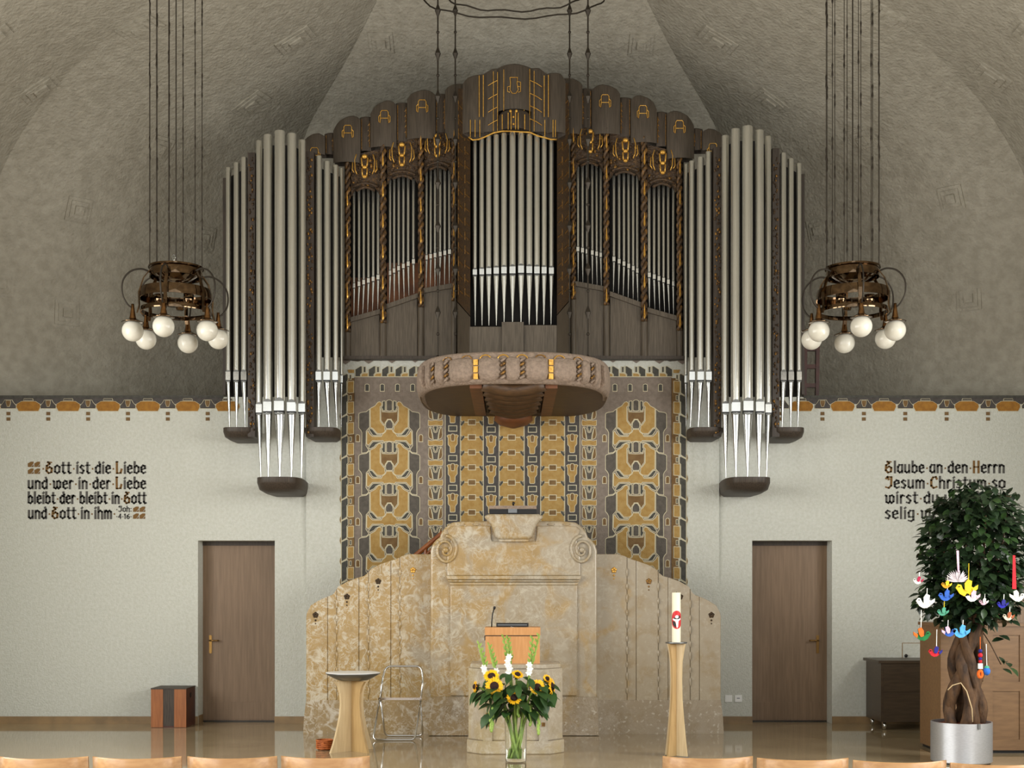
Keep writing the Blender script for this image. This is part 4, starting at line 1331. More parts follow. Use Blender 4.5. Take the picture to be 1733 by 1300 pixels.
# ------------------------------------------------------------------ chandeliers
def chandelier(px, py_near, rot, D, label, n_wires):
    xc = (px - CX) * K(D)
    zg = EYE + (HY - 567) * K(D)      # globe centres
    R = 0.41
    root = thing('chandelier', label, 'chandelier', (xc, D, zg - 0.1), 'globe chandeliers')
    def band(r0, r1, z0, z1, nm, bow=0.003):
        n = 36
        m = MB()
        pr = [(r0, z0), (r0 + bow, (z0 + z1) / 2), (r1, z1), (r1 - 0.012, z1), (r0 - 0.012, z0), (r0, z0)]
        m.lathe(pr, (xc, D, 0), n, 0, False)
        smooth_by_angle(m.build(nm, M_bronze, root), 40)
    z1 = EYE + (HY - 462) * K(D)
    z2 = EYE + (HY - 500) * K(D)
    z3 = EYE + (HY - 522) * K(D)
    band(0.25, 0.24, z1 - 0.05, z1 + 0.045, 'crown_band')
    band(0.262, 0.262, z1 + 0.038, z1 + 0.052, 'crown_rim', 0.0)
    band(0.345, 0.335, z2 - 0.045, z2 + 0.05, 'main_band')
    band(0.335, 0.335, z3 - 0.05, z3 - 0.01, 'lower_band')
    MB().lathe([(0.03, z1 - 0.10), (0.12, z1 - 0.08), (0.20, z1 - 0.03), (0.235, z1 - 0.01)], (xc, D, 0), 24).build('inner_bowl', M_bronze, root, True)
    for j in range(3):
        a = j * 2.1 + rot
        MB().lathe([(0.035, z2 - 0.11), (0.05, z2 - 0.06), (0.05, z2 - 0.01)], (xc + 0.16 * math.sin(a), D + 0.16 * math.cos(a), 0), 10).build('lamp_socket', M_bronze, root, True)
    for j in range(6):
        a = rot + j * PI / 3
        dx, dy = math.sin(a), -math.cos(a)
        ax = lambda r, z: (xc + dx * r, D + dy * r, z)
        # strap joining the bands
        m = MB()
        t = Vector((dy, -dx, 0))
        st = [ax(0.25, z1), ax(0.31, z1 - 0.08), ax(0.355, z2), ax(0.35, z3), ax(0.37, z3 - 0.08)]
        for p, q in zip(st, st[1:]):
            p, q = Vector(p), Vector(q)
            m.obox((p + q) / 2, (q - p) / 2, t * 0.016, Vector((dx, dy, 0)) * 0.006)
        m.build('strap', M_bronze, root)
        # cable loop out and down to the globe
        lp = [ax(0.25, z1 - 0.02), ax(0.33, z1 + 0.0), ax(0.43, z1 - 0.035), ax(0.50, z1 - 0.13), ax(0.505, z2 - 0.04), ax(0.46, z2 - 0.13), ax(0.41, z2 - 0.165)]
        fine = []
        for i in range(len(lp) - 1):
            p0, p1, p2, p3 = [Vector(lp[min(max(i + q, 0), len(lp) - 1)]) for q in (-1, 0, 1, 2)]
            for s in range(4):
                u = s / 4
                fine.append(0.5 * ((2 * p1) + (p2 - p0) * u + (2 * p0 - 5 * p1 + 4 * p2 - p3) * u * u + (3 * p1 - p0 - 3 * p2 + p3) * u ** 3))
        fine.append(Vector(lp[-1]))
        MB().tube(fine, 0.0085, 6).build('cable', M_iron, root, True)
        g = root
        gr = 0.1
        gx, gy = xc + dx * R, D + dy * R
        lamp = MB().lathe([(0.014, zg + 0.255), (0.02, zg + 0.19), (0.03, zg + 0.13), (0.034, zg + 0.12), (0.034, zg + 0.105)], (gx, gy, 0), 12).build('lamp_holder', M_copper, root, True)
        MB().ball((gx, gy, zg), gr, 24, 16).build('globe', M_opal, lamp, True)
        MB().lathe([(0.03, zg + 0.112), (0.085, zg + 0.078), (0.105, zg + 0.082), (0.085, zg + 0.088), (0.03, zg + 0.12)], (gx, gy, 0), 20).build('globe_cap', M_bronze, lamp, True)
        MB().tube([(gx, gy, zg + 0.25), (gx, gy, z2 - 0.165)], 0.006, 6).build('lamp_hook', M_iron, lamp)
    for j in range(n_wires):
        a = rot * 0.7 + 2 * PI * j / n_wires
        x, y = xc + 0.252 * math.sin(a), D - 0.252 * math.cos(a)
        zt_ = ceiling_z(x, y) - 0.01
        w_ = MB().tube([(x, y, z1 + 0.04), (x, y, zt_)], 0.0036, 5).build('hanging_wire', M_iron, root)
        m = MB()
        z = z1 + 0.45 + 0.12 * math.cos(a)
        while z < zt_ - 0.2:
            m.tube([(x, y, z - 0.07), (x, y, z - 0.045), (x, y, z), (x, y, z + 0.045), (x, y, z + 0.07)], 0.01, 6, taper=[0.004, 0.009, 0.005, 0.009, 0.004])
            z += 0.70
        m.build('wire_node', M_iron, w_)['kind'] = 'stuff'
    MB().tube([(xc, D, z1), (xc, D, ceiling_z(xc, D))], 0.006, 6).build('centre_cable', M_iron, root)
    return root
c1 = chandelier(298, 552, math.radians(-1.5), 12.5, 'bronze ring chandelier with six opal globes hanging left of the organ pipes', 12)
chandelier(1443, 550, math.radians(-3.7), 12.5, 'bronze ring chandelier with six opal globes hanging before the dark red ladder', 12)
bl = P(294, 436, 12.5)
MB().ball(bl, 0.022, 8, 6, 0, (0.8, .8, 1.2)).build('clear_bulb', M_glass, c1, True)

# ------------------------------------------------------------------ marble pulpit wall
pulpit = thing('marble_pulpit', 'tall veined marble pulpit wall with stepped wings and spiral scrolls', 'pulpit', P(869, 1243, 13.9))
WD, CD = 13.95, 13.74
wing_top = [(518, 1046), (519, 1038), (525.6, 1025), (538, 1017), (551, 1011), (562, 1007), (566, 1003), (572, 993), (588, 984), (604.6, 978), (616, 975), (621, 971), (628, 963),
            (643, 955), (658, 950), (668, 947), (673, 945), (681, 941), (692, 938), (733, 938)]
def top_y(x):
    for (a, ya), (b, yb) in zip(wing_top, wing_top[1:]):
        if a <= x <= b: return ya + (yb - ya) * (x - a) / (b - a)
    return 938.0
WX = 869.0
slabs = [(518, 554), (554, 570), (570, 607), (607, 624), (624, 661), (661, 677), (677, 732)]
for side in (0, 1):
    X = (lambda x: 2 * WX - x) if side else (lambda x: x)
    core = MB()
    for i, (a, b) in enumerate(slabs):
        wide = (b - a) > 20
        xs_ = [a + 0.2] + [p for p, _ in wing_top if a + 0.3 < p < b - 0.3] + [b - 0.2]
        pts = [(X(x), top_y(x)) for x in xs_] + [(X(b - 0.2), 1186), (X(a + 0.2), 1186)]
        d = WD - (0.012 if wide else 0.0)
        o = MB().prism(pxpoly(pts, d), d, WD + 0.4).build('wing_slab', M_marble, pulpit)
        md = o.modifiers.new('edge', 'BEVEL'); md.width = 0.005; md.segments = 2; md.limit_method = 'ANGLE'
    MB().prism(pxpoly([(X(519.5), 1050), (X(530), 1024), (X(732), 946), (X(732), 1190), (X(519.5), 1190)], WD + 0.02), WD + 0.02, WD + 0.38).build('wing_core', M_joint, pulpit)
    pl = [(X(518), 1185), (X(732), 1185), (X(732), 1243), (X(513), 1243), (X(514.5), 1215)]
    o = MB().prism(pxpoly(pl, WD - 0.02), WD - 0.02, WD + 0.4).build('wing_plinth', M_plinth, pulpit)
    # bead chains along the joints
    for xj in (570, 624, 677):
        y = top_y(xj) + 26
        i = 0
        while y < 1176:
            n = MB()
            h = 7.5 if i % 2 == 0 else 5.5
            n.ball(P(X(xj), y, WD - 0.014), 0.016, 8, 6, 0, (0.85, 0.6, h * K(WD) / 0.016))
            n.build('joint_bead', M_marble, pulpit, True)
            y += 24 if i % 2 == 0 else 20
            i += 1
    for xs0, ys0, mt in ((534, 1041, M_stud), (587, 1010, M_stud), (640, 984, M_stud if not side else M_giltdull), (699, 965, M_gilt)):
        xx = X(xs0)
        c = P(xx, ys0, WD - 0.014)
        m = MB()
        for a in range(5):
            t = 2 * PI * a / 5 + 0.3
            m.ball(c + Vector((0.018 * math.cos(t), 0, 0.018 * math.sin(t))), 0.016, 7, 5, 0, (1, 0.5, 1))
        m.build('flower_stud', mt, pulpit, True)
        m = MB()
        m.ball(P(xx, ys0 + 9, WD - 0.013), 0.011, 6, 5, 0, (1, .5, 1)); m.ball(P(xx, ys0 + 14.5, WD - 0.013), 0.008, 6, 5, 0, (1, .5, 1))
        m.build('stud_drop', mt, pulpit, True)

# central body
ctl = [(728.5, 1182), (728.5, 932), (732, 921), (738, 914), (744, 909), (747, 901), (752, 894), (758, 889), (765, 884), (790, 882), (869.5, 882)]
outline = ctl + [(2 * 869.5 - x, y) for x, y in reversed(ctl[:-1])]
o = MB().prism(pxpoly(outline, CD), CD, WD + 0.45).build('pulpit_body', M_marble, pulpit)
md = o.modifiers.new('edge', 'BEVEL'); md.width = 0.02; md.segments = 3; md.limit_method = 'ANGLE'
MB().prism(pxpoly([(728, 1180), (1011, 1180), (1014, 1245), (725, 1245)], CD - 0.02), CD - 0.02, WD + 0.45).build('pulpit_plinth', M_plinth, pulpit)
o = MB().prism(pxpoly([(762, 990), (977, 990), (977, 1178), (762, 1178)], CD - 0.02), CD - 0.025, CD + 0.02).build('front_panel', M_marble, pulpit)
md = o.modifiers.new('edge', 'BEVEL'); md.width = 0.012; md.segments = 2
for i, (y0, y1, x0, dep) in enumerate(((974.5, 981, 754.5, 0.07), (981.5, 985, 757, 0.05), (985.5, 990.5, 759.5, 0.035))):
    o = MB().prism(pxpoly([(x0, y0), (2 * 869.5 - x0, y0), (2 * 869.5 - x0 - 2, y1), (x0 + 2, y1)], CD - dep), CD - dep, CD + 0.01).build('front_moulding', M_marble, pulpit)
    md = o.modifiers.new('edge', 'BEVEL'); md.width = 0.008; md.segments = 2
up = [(757, 974.5), (757, 935), (763, 915), (757, 897), (764, 891), (800, 890), (830, 890), (832, 916), (907, 916), (909, 890), (939, 890), (975, 891), (982, 897), (976, 915), (982, 935), (982, 974.5)]
o = MB().prism(pxpoly(up, CD - 0.02), CD - 0.022, CD + 0.01).build('scroll_field', M_marble, pulpit)
md = o.modifiers.new('edge', 'BEVEL'); md.width = 0.01; md.segments = 2
for s in (-1, 1):
    cx_, cy_ = 869.5 + s * 115.5, 931
    m = MB()
    pts = []
    for i in range(41):
        t = i / 40
        a = PI / 2 + s * 2 * PI * 1.75 * t
        r = 20 * (1 - t) ** 0.8 + 4.5
        pts.append(P(cx_ + r * math.cos(a) * 0.82, cy_ - r * math.sin(a), CD - 0.022))
    m.tube(pts, 0.013, 7, taper=[0.020 - 0.008 * i / 40 for i in range(41)])
    m.build('spiral_scroll', M_marble, pulpit, True)
    MB().ball(P(cx_, cy_, CD - 0.02), 0.032, 14, 8, 0, (1, .8, 1)).build('scroll_eye', M_marble, pulpit, True)
    for q in (22, 31, 41, 51):
        pass
    # bead chain on the panel joint and on the top edge
    for y in range(1010, 1176, 22):
        MB().ball(P(869.5 + s * 107.5, y, CD - 0.006), 0.014, 8, 6, 0, (.7, .7, 3.0)).build('joint_bead', M_marble, pulpit, True)
    for x in (59, 85):
        MB().ball(P(869.5 + s * (x + 4), 887.5, CD - 0.004), 0.014, 8, 6, 0, (3.0, .8, .9)).build('edge_bead', M_marble, pulpit, True)
# desk bracket
prof = [(876, 51, 0.0), (870, 43, 0.03), (870, 41, 0.03)]
br = [(818, 874), (827.5, 870), (911.5, 870), (921, 874), (915, 880), (908, 888), (904, 900), (901, 909), (895, 913), (844, 913), (838, 909), (835, 900), (831, 888), (824, 880)]
o = MB().prism(pxpoly(br, CD - 0.1), CD - 0.12, CD + 0.1).build('desk_bracket', M_marble, pulpit)
md = o.modifiers.new('edge', 'BEVEL'); md.width = 0.03; md.segments = 4; md.limit_method = 'ANGLE'; md.angle_limit = 1.2
MB().prism(pxpoly([(842, 912), (897, 912), (893, 916.5), (846, 916.5)], CD - 0.08), CD - 0.085, CD + 0.02).build('bracket_foot', M_marble, pulpit)
desk = thing('pulpit_desk', 'stone-coloured reading desk with black front on top of the marble pulpit', 'desk', P(869, 870, CD))
MB().prism(pxpoly([(828, 861.5), (908, 861.5), (908, 869.6), (828, 869.6)], CD - 0.1), CD - 0.1, CD + 0.3).build('desk_front', M_black, desk)
MB().prism(pxpoly([(860, 861.5), (875, 861.5), (875, 868), (860, 868)], CD - 0.11), CD - 0.112, CD - 0.1).build('name_plate', M_grey, desk)
MB().prism(pxpoly([(828, 856), (908, 856), (908, 861.5), (828, 861.5)], CD - 0.1), CD - 0.105, CD + 0.35).build('desk_top', M_canopy, desk)
tag(MB().tube([P(869, 857, CD), P(868.5, 853, CD), P(870, 850, CD)], 0.01, 8, taper=[0.006, 0.012, 0.016]).build('pulpit_microphone', M_black, None, True), 'tiny black microphone on the high pulpit desk', 'microphone')

# handrail behind the pulpit
hr = MB()
a, b = P(706, 938, 14.5), P(735, 914, 14.5)
hr.tube([a - (b - a) * 0.3, b + (b - a) * 0.5], 0.028, 8)
hr.tube([a - (b - a) * 0.3 - Vector((0, 0, .09)), b + (b - a) * 0.5 - Vector((0, 0, .09))], 0.02, 8)
hr.tube([(a + b) / 2, Vector(((a.x + b.x) / 2, 14.5, 0.0))], 0.02, 8)
tag(hr.build('handrail', M_rail), 'orange-brown wooden stair rail rising behind the marble pulpit', 'handrail')

# ------------------------------------------------------------------ marble ambo with wooden lectern
AD = 12.18
ambo = thing('marble_ambo', 'low polygonal pale marble ambo standing in front of the pulpit', 'ambo', P(872, 1280, AD))
def plan_prism(plan, z0, z1, name, mt, parent, bevel=0.01):
    n = len(plan)
    v = [(x, y, z0) for x, y in plan] + [(x, y, z1) for x, y in plan]
    f = [tuple(reversed(range(n))), tuple(range(n, 2 * n))] + [(i, (i + 1) % n, (i + 1) % n + n, i + n) for i in range(n)]
    o = mk(name, v, f, mt, parent)
    if bevel:
        md = o.modifiers.new('edge', 'BEVEL'); md.width = bevel; md.segments = 2; md.limit_method = 'ANGLE'
    return o
def aplan(hx, front, chx=0.14, chy=0.16, back=0.62):
    c = (872.5 - CX) * K(AD)
    return [(c - hx + chx, front), (c + hx - chx, front), (c + hx, front + chy), (c + hx, front + back), (c - hx, front + back), (c - hx, front + chy)]
kA = K(AD)
plan_prism(aplan(0.462, AD), 0.0, 0.125, 'ambo_plinth', M_marble2, ambo)
plan_prism(aplan(0.448, AD + 0.03), 0.125, 0.80, 'ambo_body', M_marble2, ambo)
plan_prism(aplan(0.43, AD + 0.02, back=0.64), 0.80, EYE - 125 * kA, 'ambo_cap', M_marble2, ambo)
for s in (-1, 1):
    c = (872.5 - CX) * K(AD)
    xx = c + s * 0.262
    MB().box((xx - 0.042, AD + 0.012, 0.125), (xx + 0.042, AD + 0.05, 0.55)).build('ambo_strip', M_marble2, ambo)
    for z in (0.28, 0.37, 0.46):
        MB().box((xx - 0.016, AD + 0.004, z - 0.018), (xx + 0.016, AD + 0.02, z + 0.018)).build('gilt_stud', M_giltdull, ambo)
zl = EYE - 125 * kA
lect = thing('wooden_lectern', 'light beech lectern box standing on the marble ambo', 'lectern', (c, AD + 0.3, zl))
LD = AD + 0.22
x0, x1 = (820.5 - CX) * K(LD), (914.5 - CX) * K(LD)
zt_ = EYE + (HY - 1062) * K(LD)
o = MB().box((x0, LD, zt_ - 0.075), (x1, LD + 0.36, zt_)).build('lectern_top', M_lect, lect)
MB().box((x0 + 0.005, LD + 0.012, zl), (x1 - 0.005, LD + 0.35, zt_ - 0.085)).build('lectern_body', M_lect, lect)
MB().box((x0 + 0.02, LD + 0.02, zt_ - 0.09), (x1 - 0.02, LD + 0.34, zt_ - 0.07)).build('shadow_gap', M_oakdark, lect)
MB().box((x0 - 0.004, LD + 0.03, zt_ - 0.125), (x0 + 0.02, LD + 0.08, zt_ - 0.08)).build('lectern_switch', M_black, lect)
rl = thing('reading_lamp', 'black bar reading lamp on top of the beech lectern', 'lamp', P(868, 1062, LD + 0.1))
LL = LD + 0.1
MB().prism(pxpoly([(840, 1054.5), (894.5, 1054.5), (894.5, 1061), (840, 1061)], LL), LL, LL + 0.05).build('lamp_bar', M_black, rl)
MB().prism(pxpoly([(842, 1057), (892, 1057), (892, 1058.6), (842, 1058.6)], LL - 0.002), LL - 0.004, LL).build('lamp_strip', M_grey, rl)
MB().lathe([(0.014, zt_), (0.014, zt_ + 0.02)], ((866.5 - CX) * K(LL), LL + 0.02, 0), 10).build('lamp_foot', M_steel, rl)
mic = thing('gooseneck_microphone', 'black gooseneck microphone rising from the left of the beech lectern', 'microphone', P(832, 1063, LD + 0.1))
MB().tube([P(832, 1063, LL), P(832.3, 1052, LL), P(833.5, 1040, LL), P(836, 1031, LL)], 0.006, 6).build('gooseneck', M_black, mic, True)
MB().tube([P(836, 1031.5, LL), P(836.8, 1029, LL), P(837.4, 1026.5, LL)], 0.012, 8, taper=[0.008, 0.013, 0.010]).build('mic_head', M_black, mic, True)

# ------------------------------------------------------------------ font, basket, candle stand
def cross_foot(px, D, prof, parent, name, mats, th=0.02, rot=PI / 4):
    """boards crossing at the middle, each with a hollow outline; prof = [(row, half width px)]"""
    k = K(D)
    x = (px - CX) * k
    for bi, a in enumerate((rot, -rot)):
        ca, sa = math.cos(a), math.sin(a)
        out = [(h * k / max(abs(ca), 0.2), EYE + (HY - y) * k) for y, h in prof]
        poly = out + [(-h, z) for h, z in reversed(out)]
        n = len(poly)
        v = []
        for t in (-th / 2, th / 2):
            for h, z in poly:
                v.append((x + h * ca - t * sa, D + 0.0 + h * sa + t * ca, z))
        f = [tuple(range(n)), tuple(reversed(range(n, 2 * n)))] + [(i, (i + 1) % n, (i + 1) % n + n, i + n) for i in range(n)]
        mk(name, v, f, mats[bi], parent)
FD = 12.45
font = thing('baptismal_font', 'light wooden crossed-board baptismal font with a wide white dish', 'font', (P(595, 1277, FD).x, FD, 0))
zf0 = EYE + HY * 0
kF = K(FD)
yfl = HY + EYE / kF
cross_foot(595, FD, [(yfl, 32), (1258, 28), (1235, 22.5), (1210, 18), (1190, 16.5), (1172, 17.5), (1160, 21), (1152, 26)], font, 'foot_board', [M_birchlit, M_birchshade], 0.025)
m = MB()
zd = EYE + (HY - 1139.5) * kF
m.lathe([(0.03, zd - 0.075), (0.14, zd - 0.066), (0.20, zd - 0.038), (0.262, zd - 0.002), (0.262, zd + 0.004), (0.25, zd + 0.002)], ((597.5 - CX) * kF, FD, 0), 40, 0, False)
m.build('dish_underside', M_grey, font, True)
m = MB()
m.lathe([(0.262, zd + 0.003), (0.255, zd + 0.009), (0.20, zd + 0.008), (0.1, zd + 0.006), (0.004, zd + 0.006)], ((597.5 - CX) * kF, FD, 0), 40, 0, False)
m.build('dish_bowl', M_white, font, True)
BDp = 12.55
bas = thing('wicker_basket', 'small round orange wicker basket on the floor beside the font', 'basket', (P(550, 1270, BDp).x, BDp, 0))
bx = P(550, 1270, BDp).x
m = MB()
m.lathe([(0.07, 0.004), (0.078, 0.03), (0.08, 0.085), (0.074, 0.085), (0.07, 0.02), (0.01, 0.012)], (bx, BDp, 0), 20)
m.build('basket_wall', M_basket, bas)
for i, z in enumerate((0.018, 0.036, 0.054, 0.072)):
    MB().tube([(bx + 0.083 * math.cos(2 * PI * j / 18), BDp + 0.083 * math.sin(2 * PI * j / 18), z + 0.003 * (-1) ** j) for j in range(18)], 0.007, 5, closed=True).build('wicker_strand', M_basket, bas, True)
MB().tube([(bx + 0.082 * math.cos(2 * PI * j / 20), BDp + 0.082 * math.sin(2 * PI * j / 20), 0.09) for j in range(20)], 0.009, 6, closed=True).build('basket_rim', M_basket, bas, True)

CDp = 12.05
kC = K(CDp)
cst = thing('candle_stand', 'tall slender crossed-board wooden candle stand with grey drip plate', 'candle stand', (P(1144, 1280, CDp).x, CDp, 0))
yc0 = HY + EYE / kC
cross_foot(1144.5, CDp, [(yc0, 17), (1255, 14.5), (1220, 11.5), (1185, 9.0), (1150, 8.2), (1120, 9.0), (1105, 11.0), (1090, 13.5)], cst, 'foot_board', [M_birchshade, M_birchlit], 0.02, math.radians(38))
zc = EYE + (HY - 1089) * kC
MB().lathe([(0.098, zc), (0.1, zc + 0.004), (0.1, zc + 0.012)], (P(1144.5, 1089, CDp).x, CDp, 0), 32).build('drip_plate', M_grey, cst)
MB().box((P(1127, 0, CDp).x, CDp - 0.10, 0.0), (P(1163, 0, CDp).x, CDp + 0.10, 0.006)).build('base_plate', M_grey, cst)
can = thing('paschal_candle', 'thick ivory candle with red emblem and white figure on the tall stand', 'candle', (P(1144.5, 1089, CDp).x, CDp, zc + 0.012))
zt_ = EYE + (HY - 1003) * kC
cxx = P(1144.5, 1089, CDp).x; cr_ = 7.4 * kC
smooth_by_angle(MB().lathe([(cr_, zc + 0.012), (cr_, zt_ - 0.004), (cr_ * 0.94, zt_), (cr_ * 0.2, zt_ - 0.004)], (cxx, CDp, 0), 28).build('wax_body', M_wax, can))
MB().tube([(cxx, CDp, zt_ - 0.006), (cxx + 0.002, CDp, zt_ + 0.012)], 0.002, 5).build('wick', M_black, can)
def on_candle(name, pts, mt, lift):
    """flat emblem piece wrapped round the candle; pts in (pixel, pixel) about the emblem centre"""
    n = len(pts)
    x0, x1 = min(p[0] for p in pts), max(p[0] for p in pts)
    N_ = 16
    v, f = [], []
    for i in range(N_ + 1):
        x = x0 + 1e-4 + (x1 - x0 - 2e-4) * i / N_
        ys = []
        for (xa_, ya_), (xb_, yb_) in zip(pts, pts[1:] + pts[:1]):
            if (xa_ <= x < xb_) or (xb_ <= x < xa_):
                ys.append(ya_ + (yb_ - ya_) * (x - xa_) / (xb_ - xa_))
        lo_, hi_ = min(ys), max(ys)
        a = max(-1.4, min(1.4, x / 7.0))
        for y in (hi_, lo_):
            v.append((cxx + (cr_ + lift) * math.sin(a), CDp - (cr_ + lift) * math.cos(a), EYE + (HY - 1049 - y) * kC))
    for i in range(N_):
        f.append((2 * i, 2 * i + 2, 2 * i + 3, 2 * i + 1))
    mk(name, v, f, mt, can)
on_candle('red_emblem', [(10.0 * math.cos(2 * PI * i / 24), 15.5 * math.sin(2 * PI * i / 24)) for i in range(24)], M_red, 0.002)
on_candle('dark_crescent', [(-6, -1), (-4, -4), (0, -3), (4, -8), (6, -5), (4, -1), (0, 0)], M_black, 0.003)
on_candle('dark_crescent', [(-7.4, 2), (-6, 9), (-2, 13.5), (-1, 8), (-3, 3)], M_black, 0.003)
on_candle('white_figure', [(-6.5, -2.5), (-2, -1), (2, -1), (6.5, -3), (6.6, -1), (2.4, 2), (1.6, 13), (-0.4, 14), (-1.8, 3), (-6.5, 0)], M_white, 0.0045)
on_candle('white_figure_head', [(2.6 * math.cos(2 * PI * i / 12), -5 + 2.8 * math.sin(2 * PI * i / 12)) for i in range(12)], M_white, 0.0048)

# ------------------------------------------------------------------ folding chair
GD = 13.45
fc = thing('folding_chair', 'clear acrylic folding chair with chrome tube frame before the left marble wing', 'chair', (P(678, 1250, GD).x, GD, 0))
def tube_part(name, pts, r, mt, closed=False):
    return MB().tube(pts, r, 8, closed=closed).build(name, mt, fc, True)
def rounded(pts, rad=0.06, n=5):
    out = []
    m = len(pts)
    for i, p in enumerate(pts):
        p = Vector(p)
        if i in (0, m - 1):
            out.append(p); continue
        a, b = Vector(pts[i - 1]), Vector(pts[i + 1])
        u, v_ = (a - p), (b - p)
        ra = min(rad, u.length * 0.45, v_.length * 0.45)
        s, e = p + u.normalized() * ra, p + v_.normalized() * ra
        for j in range(n + 1):
            t = j / n
            out.append(s * (1 - t) ** 2 + p * 2 * t * (1 - t) + e * t * t)
    return out
def G(px, z, y): return Vector(((px - CX) * K(GD), y, z))
zs_ = EYE + (HY - 1183) * K(GD)
zb_ = EYE + (HY - 1129) * K(GD)
tube_part('back_frame', rounded([G(643, zs_ - 0.02, GD), G(646, zb_ - 0.12, GD + 0.10), G(651, zb_, GD + 0.14), G(711, zb_, GD + 0.14), G(715, zb_ - 0.12, GD + 0.10), G(712, zs_ - 0.02, GD)], 0.07), 0.011, M_steel)
tube_part('front_leg_frame', rounded([G(642, zs_, GD + 0.02), G(634, 0.011, GD - 0.16), G(704, 0.011, GD - 0.16), G(712.5, zs_, GD + 0.02)], 0.05), 0.0105, M_steel)
tube_part('rear_leg_frame', rounded([G(643.5, zs_, GD + 0.02), G(648, 0.011, GD + 0.22), G(713, 0.011, GD + 0.22), G(711, zs_, GD + 0.02)], 0.05), 0.0105, M_steel)
MB().box(G(641, zs_ - 0.012, GD + 0.005), G(713, zs_ + 0.012, GD + 0.03)).build('hinge_bar', M_steel, fc)
for xx in (643, 711.5):
    MB().lathe([(0.018, -0.02), (0.018, 0.02)], G(xx, zs_, GD + 0.018), 12, axis=(0, 1, 0)).build('hinge_disc', M_steel, fc)
MB().prism([(p[0], p[1]) for p in [((647 - CX) * K(GD), zb_ - 0.09), ((713 - CX) * K(GD), zb_ - 0.09), ((712 - CX) * K(GD), zs_ + 0.03), ((646 - CX) * K(GD), zs_ + 0.03)]], GD + 0.07, GD + 0.075).build('acrylic_back', M_acryl, fc)
MB().box(G(645, zs_ - 0.005, GD - 0.34 + 0.36), G(710, zs_ - 0.0, GD + 0.36 - 0.30)).build('acrylic_seat', M_acryl, fc)

# ------------------------------------------------------------------ vase of sunflowers
VD = 11.72
kV = K(VD)
vx = (873 - CX) * kV
vz = lambda y: EYE + (HY - y) * kV
vase_o = thing('glass_vase', 'tall clear glass cylinder vase holding the sunflower bouquet', 'vase', (vx, VD, 0))
zr = vz(1217)
smooth_by_angle(MB().lathe([(0.088, 0.0), (0.094, 0.008), (0.104, zr), (0.098, zr), (0.088, 0.022), (0.002, 0.018)], (vx, VD, 0), 32, 0, True).build('vase_wall', M_glass, vase_o), 50)
smooth_by_angle(MB().lathe([(0.084, 0.024), (0.088, 0.12), (0.002, 0.1205)], (vx, VD, 0), 24).build('water', M_water, vase_o), 50)
rv = random.Random(11)
def leaf_mesh(m, base, d, up, L, W, mi=0, fold=0.25, droop=0.3):
    """pointed leaf with a mid fold and droop"""
    d = Vector(d).normalized(); up = Vector(up)
    side = d.cross(up)
    if side.length < 1e-4: side = d.orthogonal()
    side.normalize(); nrm = side.cross(d).normalized()
    prof = [(0.0, 0.04), (0.25, 0.75), (0.5, 1.0), (0.75, 0.7), (1.0, 0.02)]
    v, f = [], []
    for t, w_ in prof:
        c = Vector(base) + d * (L * t) - nrm * (droop * L * t * t)
        v += [c + side * (W / 2 * w_) + nrm * (fold * W / 2 * w_), c, c - side * (W / 2 * w_) + nrm * (fold * W / 2 * w_)]
    for i in range(4):
        a = i * 3
        f += [(a, a + 1, a + 4, a + 3), (a + 1, a + 2, a + 5, a + 4)]
    m.add(v, f, mi)
